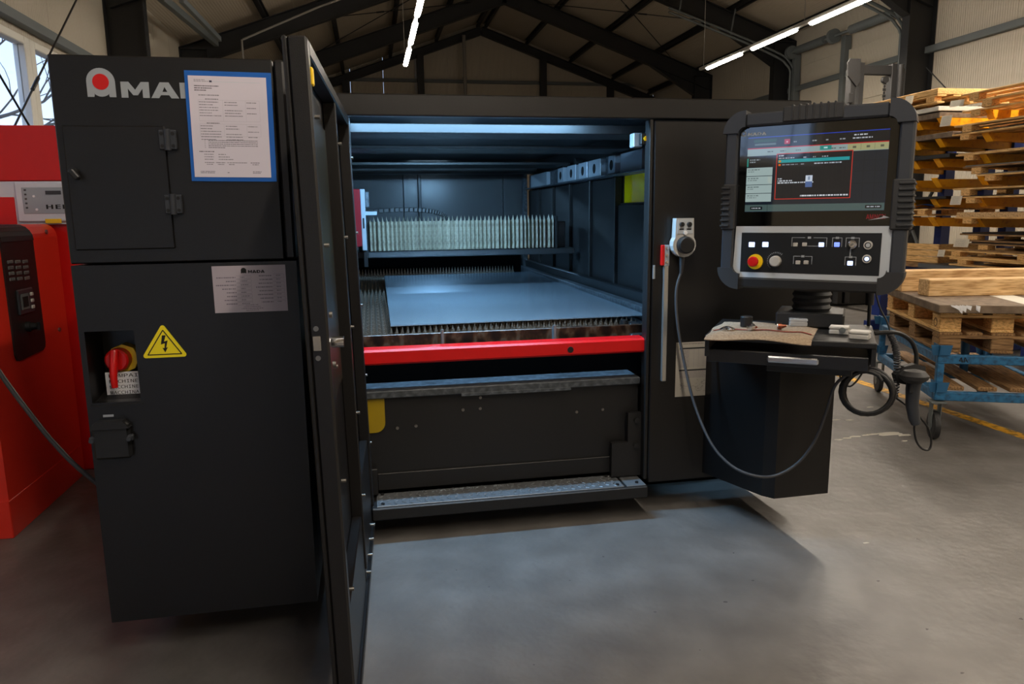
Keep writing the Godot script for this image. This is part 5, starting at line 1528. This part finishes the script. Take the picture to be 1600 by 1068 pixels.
# ---------------------------------------------------------------- pallets
# a pallet with its length along z and its far left corner at the origin; y = 0 is its underside
func make_pallet(t: Node3D, depth: float, length: float, block: float, board: float, feet: bool, wz: Material, wx: Material, bl: Material) -> void:
	var n := 5
	var y := (board if feet else 0.0)
	if feet:
		for k in 3:
			var x := (depth - 0.1) * k / 2.0
			part("board", mb().bb(x, 0, 0, x + 0.1, board, length, 0.003), wz, t)
	for k in 3:
		for j in 3:
			var x := (depth - 0.1) * k / 2.0
			var z := (length - 0.3) * j / 2.0 + 0.12
			part("block", mb().bb(x, y, z, x + 0.1, y + block, z + 0.13, 0.004), bl, t)
	y += block
	for k in n:
		var w := 0.12
		var x := (depth - w) * k / (n - 1.0)
		part("board", mb().bb(x, y, 0, x + w, y + board, length, 0.003), wz, t)

func make_rack() -> void:
	var t := thing("cantilever_rack", "blue rack with yellow arms carrying stacked pallets on the right", "storage rack", Vector3(7.0, 0, -7.6))
	var o := -t.position
	var levels := [2.62, 2.386, 2.16, 1.93, 1.70, 1.48]
	for z in [-7.05, -7.72, -8.1, -8.75]:
		part("upright", mb().bb(7.48, 0, z - 0.06, 7.62, 3.0, z + 0.06, 0.004), M.blue_rack, t, "", o)
		part("foot", mb().bb(6.5, 0, z - 0.05, 7.6, 0.12, z + 0.05, 0.004), M.blue_rack, t, "", o)
		for y in levels:
			var poly := PackedVector2Array([Vector2(6.5, y), Vector2(7.48, y), Vector2(7.48, y - 0.125), Vector2(6.58, y - 0.085)])
			var a := part("arm", mb().prism(poly, 0.05, Vector3(0, 0, z - 0.025)), M.arm_yellow, t, "yellow arm", o)
			part("arm_lip", mb().bar(Vector3(6.495, y + 0.012, z), Vector3(6.582, y - 0.09, z), 0.09, 0.012), M.arm_yellow, a)
			part("slot", mb().bb(6.53, y - 0.02, z + 0.0255, 6.545, y - 0.005, z + 0.028), M.ink, a)
	for z in [-9.9, -11.4]:
		part("upright", mb().bb(7.5, 0, z - 0.09, 7.64, 3.0, z + 0.09, 0.004), M.blue_rack, t, "", o)
	part("brace", mb().bar(Vector3(7.56, 0.4, -9.9), Vector3(7.56, 2.2, -8.75), 0.03, 0.03), M.steel_black, t, "", o)
	part("brace", mb().bar(Vector3(7.56, 2.2, -9.9), Vector3(7.56, 0.4, -8.75), 0.03, 0.03), M.galvanised, t, "", o)
	part("tie_beam", mb().bb(7.5, 0.62, -11.4, 7.6, 0.86, -5.2, 0.004), M.blue_rack, t, "", o)
	part("front_beam", mb().bb(6.62, 0.70, -9.4, 6.7, 0.90, -5.0, 0.004), M.blue_rack, t, "", o)
	part("deck", mb().bb(6.42, 0.90, -7.78, 7.5, 0.955, -4.9, 0.004), M.grey_sheet, t, "grey steel deck", o)
	for z in [-5.0, -6.4, -7.7]:
		part("post", mb().bb(6.62, 0, z - 0.04, 6.7, 0.7, z + 0.04, 0.003).bb(7.38, 0, z - 0.04, 7.46, 0.9, z + 0.04, 0.003), M.blue_rack, t, "", o)
	# pallets of the near stack: deck height, standing on feet or hung over the arms, load
	var near := [
		[2.62, false, "", -7.32, "wooden pallet resting on the topmost yellow arms, lowest of its three"],
		[2.645, true, "", -7.18, "wooden pallet in the near stack, second from the top"],
		[2.735, true, "", -7.36, "wooden pallet at the very top of the near stack"],
		[2.386, false, "dark_sheet", -7.44, "wooden pallet on the second row of yellow arms with a dark sheet"],
		[2.41, true, "", -7.42, "thin wooden pallet stacked over the second row of yellow arms"],
		[2.16, false, "wood_pale", -7.36, "wooden pallet on the third row of yellow arms carrying a pale board"],
		[1.93, false, "grey_sheet", -7.05, "wooden pallet on the fourth row of yellow arms under blue grey sheets"],
		[1.955, true, "grey_sheet", -7.24, "dark wooden pallet stacked over the fourth row of yellow arms with a thin sheet"],
		[1.70, false, "dark_sheet", -7.28, "wooden pallet on the fifth row of yellow arms with a white tag"],
		[1.725, true, "", -7.36, "pale wooden pallet lying over the tagged pallet"],
		[1.48, false, "wood_pale", -7.3, "wooden pallet on the lowest yellow arms carrying a thick pale plank"],
		[0.958, true, "", -7.32, "wooden pallet standing on the grey steel deck"],
		[1.045, true, "", -7.42, "wooden pallet second from the grey steel deck with a torn tag"],
		[1.132, true, "dark_sheet", -7.05, "weathered wooden pallet third from the grey steel deck"],
		[1.232, true, "dark_sheet", -7.2, "weathered wooden pallet highest above the grey deck under a black sheet"],
	]
	for q in near:
		var old: bool = q[4].contains("weathered") or q[4].contains("dark wooden")
		var h := 0.065 if q[1] else 0.055
		var p := thing("pallet", q[4], "pallet", Vector3(6.44, q[0] - (0.0 if q[1] else 0.055), q[3]), 0.0, "pallets on the rack")
		make_pallet(p, 1.02, 2.05, (0.05 if q[0] < 1.4 else 0.068) if q[1] else 0.055, 0.018, q[1] and q[0] < 1.4, M.wood_old_z if old else M.wood_z, M.wood_x, M.wood_block)
		var top: float = 0.0
		if q[2]:
			top = q[0] + (0.086 if q[1] else 0.018)
			var thick := 0.05 if q[2] == "wood_pale" and q[0] < 1.6 else 0.01
			var lbl: String = {"dark_sheet": "dark steel sheet", "grey_sheet": "blue grey steel sheet", "wood_pale": "pale wooden board"}[q[2]]
			solo("board_sheet" if q[2] == "wood_pale" else "steel_sheet", mb().bb(0, 0, 0, 1.0, thick, 2.0, 0.002), M[q[2]], lbl + " on the " + q[4].replace("wooden pallet", "pallet").replace(" stacked over the", " over the").split(" with ")[0].split(" carrying ")[0].split(" under ")[0], "board" if q[2] == "wood_pale" else "steel sheet", Vector3(6.45, top + 0.0005, q[3] + 0.02))
	# the far stack
	var far := [
		[2.79, true, 0.055, "wooden pallet near the top of the far stack behind the console"],
		[1.505, true, 0.05, "wooden pallet under the blue film in the far stack"],
	]
	for q in far:
		var p := thing("pallet", q[3], "pallet", Vector3(6.48, q[0], -9.3), -0.02, "pallets on the rack")
		make_pallet(p, 0.95, 1.58, q[2], 0.018, true, M.wood_z, M.wood_x, M.wood_block)
	solo("wooden_platform", mb().bb(0, 0, 0, 0.95, 0.065, 1.6, 0.004), M.wood_z, "flat solid wooden platform topping the far stack behind the console", "platform", Vector3(6.48, 2.885, -9.32), -0.02)
	solo("board_stack", mb().bb(0, 0, 0, 0.96, 0.05, 1.58, 0.004), M.paper, "white wrapped boards below the top pallet of the far stack", "boards", Vector3(6.46, 2.70, -9.28))
	solo("board_stack", mb().bb(0, 0, 0, 0.98, 0.06, 1.6, 0.004), M.cardboard, "brown boards on the topmost yellow arms of the far stack", "boards", Vector3(6.48, 2.622, -9.3))
	solo("board_stack", mb().bb(0, 0, 0, 0.98, 0.06, 1.72, 0.004), M.cardboard, "thick grey brown boards on the second row of arms in the far stack", "boards", Vector3(6.48, 2.388, -9.2))
	solo("steel_sheet", mb().bb(0, 0, 0, 1.0, 0.045, 1.75, 0.003), M.dark_sheet, "black sheets on the third row of arms in the far stack", "steel sheet", Vector3(6.46, 2.162, -9.22))
	solo("steel_sheet", mb().bb(0, 0, 0, 1.0, 0.03, 1.75, 0.003), M.dark_sheet, "dark sheets on the fifth row of arms in the far stack", "steel sheet", Vector3(6.46, 1.702, -9.22))
	var film := mb()
	for i in 10:
		for j in 8:
			var f := func(a: float, b: float) -> Vector3:
				return Vector3(a / 10.0 * 0.9, 0.025 + 0.02 * sin(a * 1.3 + b) + 0.012 * sin(b * 2.1), b / 8.0 * 1.5)
			film.quad_out(f.call(i, j), f.call(i + 1, j), f.call(i + 1, j + 1), f.call(i, j + 1), Vector3.UP)
	solo("plastic_film", film, M.blue_film, "crumpled bright blue plastic film on the far stack", "film", Vector3(6.5, 1.596, -9.2))
	var cr := thing("crate", "small rough wooden crate on the deck behind the white tag", "crate", Vector3(6.45, 0.958, -8.55), 0.1)
	for k in 3:
		part("board", mb().bb(0, 0.0 + k * 0.075, 0, 0.022, 0.07 + k * 0.075, 0.95, 0.003).bb(0, k * 0.075, 0.93, 0.7, 0.07 + k * 0.075, 0.95, 0.003), M.wood_z, cr)
	part("block", mb().bb(0.0, -0.0, 0.2, 0.1, 0.05, 0.33, 0.003), M.wood_block, cr)
	part("deck", mb().bb(-0.05, -0.06, -0.3, 0.8, -0.005, 1.0, 0.003), M.wood_old_z, cr)
	var tags := [
		[2.875, -8.12, 0.10, 0.10, "white paper tag hanging from the crate on top of the far stack"],
		[2.73, -7.36, 0.15, 0.07, "tilted white paper tag at the end of the near stack near its top"],
		[2.56, -7.5, 0.12, 0.12, "square white paper tag in front of the topmost yellow arms"],
		[1.68, -7.25, 0.12, 0.10, "white paper tag on the fifth row of yellow arms"],
		[1.215, -7.12, 0.16, 0.09, "torn white paper tag hanging above the grey deck"],
		[1.09, -7.4, 0.08, 0.08, "small white paper tag low beside the rough crate"],
	]
	for q in tags:
		var b := mb().plate(q[2], q[3], 0.002, Vector3.ZERO, Basis(Vector3.UP, -1.25) * Basis(Vector3(1, 0, 0), -0.25))
		solo("paper_tag", b, M.print_tag, q[4], "paper tag", Vector3(6.40, q[0], q[1]), 0.0, "paper tags on the rack")

# ---------------------------------------------------------------- blue trolley with pallets and timber
func make_cart() -> void:
	var at := Vector3(3.79, 0, -4.33)
	var yaw := -0.395
	var t := thing("trolley", "blue steel trolley on castors carrying two pallets", "trolley", at, yaw)
	var w := 0.88
	var l := 1.46
	for y in [0.575, 0.315]:
		part("rail", mb().bb(0, y - 0.03, -0.05, w, y + 0.03, 0.0, 0.004), M.blue_worn, t)
		part("rail", mb().bb(0, y - 0.03, -l, w, y + 0.03, -l + 0.05, 0.004), M.blue_worn, t)
		part("rail", mb().bb(0, y - 0.03, -l + 0.05, 0.05, y + 0.03, -0.05, 0.004), M.blue_worn, t)
		part("rail", mb().bb(w - 0.05, y - 0.03, -l + 0.05, w, y + 0.03, -0.05, 0.004), M.blue_worn, t)
	for x in [0.025, w - 0.025]:
		for z in [-0.025, -l + 0.025]:
			part("post", mb().box(Vector3(x, 0.445, z), Vector3(0.045, 0.2, 0.045), 0.004), M.blue_worn, t)
			for y in [0.605, 0.345]:
				var sx := signf(x - w * 0.5)
				var sz := 1.0 if z > -0.5 else -1.0
				var c := PackedVector2Array([Vector2(-0.06, 0.0), Vector2(0.045, 0.0), Vector2(0.06, 0.07), Vector2(-0.075, 0.07)])
				part("corner_bracket", mb().prism(c, 0.008, Vector3(x, y, z + sz * 0.026)).prism(c, 0.008, Vector3(x + sx * 0.026, y, z), Basis(Vector3(0, 0, 1), Vector3.UP, Vector3(1, 0, 0))), M.blue_cart, t)
			var k := part("castor", mb().box(Vector3(x, 0.272, z), Vector3(0.1, 0.012, 0.1), 0.002).box(Vector3(x - 0.027, 0.19, z - 0.015), Vector3(0.005, 0.16, 0.07), 0.0).box(Vector3(x + 0.027, 0.19, z - 0.015), Vector3(0.005, 0.16, 0.07), 0.0), M.galvanised, t)
			part("wheel", mb().lathe([Vector2(0.0, -0.02), Vector2(0.075, -0.021), Vector2(0.098, -0.017), Vector2(0.1, 0.0), Vector2(0.098, 0.017), Vector2(0.075, 0.021), Vector2(0.0, 0.02)], Vector3(x, 0.1, z - 0.02), Basis(Vector3(0, 0, 1), PI / 2)), M.rubber, k)
			part("hub", mb().cyl(Vector3(x - 0.024, 0.1, z - 0.02), Vector3(x + 0.024, 0.1, z - 0.02), 0.035, 16), M.galvanised, k)
	var s := lettering("4A", 0.055, 0.035, M.ink, t, Vector3(0.16, 0.575, 0.0), Basis(Vector3(1, 0, 0), Vector3(-0.25, 1, 0).normalized(), Vector3(0, 0, 1)), 0.001)
	part("centre_foot", mb().cyl(Vector3(w * 0.5, 0.60, -0.75), Vector3(w * 0.5, 0.33, -0.75), 0.03, 12), M.blue_cart, t)
	part("cross_bar", mb().bb(0.05, 0.29, -0.78, w - 0.05, 0.33, -0.72, 0.003), M.blue_worn, t)
	# boards lying on the lower rails
	for k in 4:
		var q := solo("plank", mb().bb(0.0, 0, 0, 0.11 + 0.01 * k, 0.028, 1.36, 0.004), M.wood_old_z, "", "plank", Vector3.ZERO, 0.0, "old planks on the lower rails of the trolley")
		q.transform = t.transform * Transform3D(Basis(Vector3.UP, 0.02 * (k % 3) - 0.02), Vector3(0.12 + k * 0.17, 0.347 + 0.0 * k, -1.42))
		q.set_meta("label", ["dark old plank on the lower trolley rails, outermost on the left", "dark old plank on the lower trolley rails, second from the left", "dark old plank on the lower trolley rails, third from the left", "dark old plank on the lower trolley rails, fourth from the left"][k])
	# two pallets
	for k in 2:
		var p := thing("pallet", ["worn wooden pallet standing on the blue trolley", "sandy wooden pallet stacked over the worn one on the blue trolley"][k], "pallet", t.transform * Vector3(0.03 - 0.025 * k, 0.606 + 0.1445 * k, -1.30), yaw + 0.015 * k, "pallets on the trolley")
		for x in [0.0, 0.328, 0.656]:
			part("board", mb().bb(x, 0, 0, x + 0.144, 0.022, 1.2, 0.004), M.wood_old_z if k == 0 else M.wood_z, p)
			for z in [0.0, 0.528, 1.055]:
				part("block", mb().bb(x + 0.002, 0.022, z + 0.001, x + 0.142, 0.1, z + 0.145, 0.006), M.wood_block if k == 1 else M.wood_old_x, p)
		for z in [0.0, 0.528, 1.055]:
			part("board", mb().bb(0, 0.1, z, 0.8, 0.122, z + 0.145, 0.004), M.wood_old_x if k == 0 else M.wood_x, p)
		for x in [0.0, 0.172, 0.328, 0.507, 0.655]:
			part("board", mb().bb(x, 0.122, 0.0, x + (0.145 if x in [0.0, 0.328, 0.655] else 0.1), 0.144, 1.2, 0.004), M.wood_old_z if k == 0 else M.wood_z, p)
		if k == 1:
			for z in [0.12, 0.65]:
				pass
			var ring := mb()
			for i in 20:
				var a := TAU * i / 20.0
				ring.box(Vector3(-0.0005 + 0.002, 0.06 + 0.028 * sin(a), 1.125 + 0.028 * cos(a)), Vector3(0.002, 0.009, 0.004), 0.0, Basis(Vector3(1, 0, 0), -a))
			part("brand_mark", ring, M.ink, p)
	var top := 0.606 + 0.1445 * 2
	var cbd := thing("cardboard_sheet", "thick brown cardboard sheet on the upper trolley pallet with torn tape", "cardboard", t.transform * Vector3(-0.02, top + 0.0005, 0.0), yaw + 0.01)
	part("sheet", mb().bb(0, 0, -1.22, 0.92, 0.055, 0.0, 0.004), M.cardboard, cbd)
	var tp := mb()
	for q in [[0.07, 0.05, 0.03], [0.10, 0.03, 0.018], [0.125, 0.022, -0.004], [0.14, 0.03, 0.006], [0.165, 0.035, 0.02], [0.225, 0.028, 0.008]]:
		tp.tri_out(Vector3(q[0], 0.056, 0.002), Vector3(q[0] + q[1], 0.050, 0.006), Vector3(q[0] + q[1] * 0.8, q[2], 0.012), Vector3(0, 0, 1))
		tp.tri_out(Vector3(q[0], 0.056, 0.002), Vector3(q[0] + q[1] * 0.8, q[2], 0.012), Vector3(q[0] + q[1] * 0.1, q[2] + 0.016, 0.004), Vector3(0, 0, 1))
		part("torn_tape", tp, M.bright_white, cbd)
		tp = mb()
	part("paper_strip", mb().bb(0.55, 0.055, -0.7, 0.72, 0.0565, -0.05), M.paper, cbd)
	for q in [[0.07, -0.52, 0.125, "thick planed timber beam on the cardboard, nearer to the viewer"], [-0.02, -0.86, 0.165, "thick planed timber beam on the cardboard, behind the nearer beam"]]:
		var bm := solo("timber_beam", mb().bb(0, 0, -0.14, 1.3, q[2], 0, 0.006), M.wood_pale, q[3], "timber beam", t.transform * Vector3(q[0], top + 0.056, q[1]), yaw + 0.22, "timber beams on the trolley")
	solo("white_block", mb().bb(0, 0, 0, 0.12, 0.09, 0.2, 0.003), M.bright_white, "white block wedged between the blocks of the lower trolley pallet", "block", t.transform * Vector3(0.16, 0.63, -0.62), yaw)

# ---------------------------------------------------------------- lift mast behind the console
func make_mast() -> void:
	var z := -11.0
	var t := thing("forklift_mast", "dark forklift mast with chains rising behind the operator console", "forklift", Vector3(8.05, 0, z))
	var o := -t.position
	for x in [7.60, 7.74, 8.32, 8.46]:
		part("mast_rail", mb().bb(x - 0.045, 0.05, z - 0.07, x + 0.045, 3.87 if x > 7.7 and x < 8.4 else 3.80, z + 0.07, 0.006), M.grip, t, "", o)
	part("cross_bar", mb().bb(7.74, 3.70, z - 0.05, 8.36, 3.84, z + 0.05, 0.006), M.grip, t, "", o)
	part("cross_bar", mb().bb(7.6, 0.3, z - 0.06, 8.46, 0.5, z + 0.0, 0.006), M.grip, t, "", o)
	part("side_plate", mb().prism(PackedVector2Array([Vector2(7.46, 3.86), Vector2(7.50, 3.92), Vector2(7.68, 3.92), Vector2(7.70, 3.6), Vector2(7.64, 3.5), Vector2(7.48, 3.66)]), 0.03, Vector3(0, 0, z + 0.072)), M.grip, t, "", o)
	part("side_plate", mb().bb(7.50, 3.25, z + 0.07, 7.58, 3.4, z + 0.12, 0.006), M.grip, t, "", o)
	part("cylinder", mb().cyl(Vector3(8.40, 0.3, z + 0.1), Vector3(8.40, 3.85, z + 0.1), 0.045, 12), M.grip, t, "", o)
	var ch := mb()
	for k in 60:
		ch.box(Vector3(8.16, 3.62 - k * 0.05, z + 0.06), Vector3(0.05 if k % 2 else 0.03, 0.045, 0.02), 0.004)
	part("chain", ch, M.steel_black, t, "", o)
	part("pulley", mb().cyl(Vector3(8.16, 3.62, z + 0.03), Vector3(8.16, 3.62, z + 0.09), 0.055, 16), M.grip, t, "", o)
	part("base", mb().bb(7.5, 0.0, z - 1.2, 8.55, 0.5, z - 0.07, 0.02), M.black_soft, t, "", o)

# ---------------------------------------------------------------- marks on the floor
func make_floor_marks() -> void:
	solo("floor_line", mb().bb(-0.05, 0, 0, 0.05, 0.0015, 14.0), M.line_yellow, "worn yellow line painted on the floor under the blue trolley", "floor marking", Vector3(4.33, 0, -16.0), 0.012)
	var fl: Node3D = get_node("floor")
	var spots := [[3.62, -4.52, 0.09], [3.68, -4.47, 0.05], [3.50, -4.54, 0.04], [3.42, -4.53, 0.03], [3.34, -4.52, 0.035], [3.26, -4.50, 0.03], [3.18, -4.48, 0.025], [3.56, -4.9, 0.03], [3.46, -4.93, 0.035], [3.36, -4.95, 0.03], [3.6, -4.35, 0.02], [3.95, -5.2, 0.03], [2.30, -2.98, 0.012]]
	for q in spots:
		var p := PackedVector2Array()
		for k in 11:
			var a := TAU * k / 11.0
			var r: float = q[2] * rng.randf_range(0.45, 1.0)
			p.append(Vector2(r * 1.5 * cos(a), r * 0.5 * sin(a)))
		part("paint_fleck", mb().prism(p, 0.0012, Vector3(q[0], 0.0, q[1]), Basis(Vector3(1, 0, 0), Vector3(0, 0, 1), Vector3(0, 1, 0))), M.fleck, fl)
	for k in 26:
		var p := PackedVector2Array()
		var r0 := rng.randf_range(0.003, 0.010)
		for i in 8:
			var a := TAU * i / 8.0
			p.append(Vector2(cos(a) * rng.randf_range(0.4, 1.4), sin(a) * rng.randf_range(0.4, 1.0)) * r0)
		part("dirt_spot", mb().prism(p, 0.0006, Vector3(rng.randf_range(-0.3, 2.6), 0.0, rng.randf_range(-3.2, -1.6)), Basis(Vector3(1, 0, 0), Vector3(0, 0, 1), Vector3(0, 1, 0))), M.oil, fl)

# ---------------------------------------------------------------- bare trees outside the windows
func branch(b: MB, at: Vector3, d: Vector3, l: float, r: float, depth: int) -> void:
	var pts := [at]
	var p := at
	var f := d
	for k in 4:
		f = (f + Vector3(rng.randf_range(-0.25, 0.25), rng.randf_range(-0.1, 0.2), rng.randf_range(-0.25, 0.25))).normalized()
		p += f * l / 4.0
		pts.append(p)
	b.tube(pts, r, 5, r * 0.55)
	if depth == 0:
		return
	for k in 4:
		var q: Vector3 = pts[1 + k % 4]
		var e := (f + Vector3(rng.randf_range(-1, 1), rng.randf_range(-0.4, 0.7), rng.randf_range(-1, 1)) * 0.9).normalized()
		branch(b, q, e, l * 0.66, r * 0.5, depth - 1)

func make_trees() -> void:
	var k := 0
	for q in [[-12.5, -28.5, 3.0, "tall bare tree outside the windows at the far left"], [-9.5, 0.5, 0.3, "bare tree outside the windows beside the viewer"], [-11.0, -4.0, 0.5, "bare tree outside the windows behind the red machines"]]:
		var t := thing("bare_tree", q[3], "tree", Vector3(q[0], -0.05, q[1]))
		var h: float = q[2]
		part("trunk", mb().tube([Vector3.ZERO, Vector3(0.1, 1.2, 0.05), Vector3(0.05, 2.2, 0.1), Vector3(0.0, 2.2 + h, 0.1)], 0.16, 8, 0.08), M.bark, t)
		var b := mb()
		for i in 5:
			var a := TAU * i / 5.0 + k
			branch(b, Vector3(0.05, 1.3 + h + i * 0.16, 0.1), Vector3(cos(a), 0.45, sin(a)).normalized(), 3.4, 0.07, 2)
		part("branches", b, M.bark, t)
		k += 1
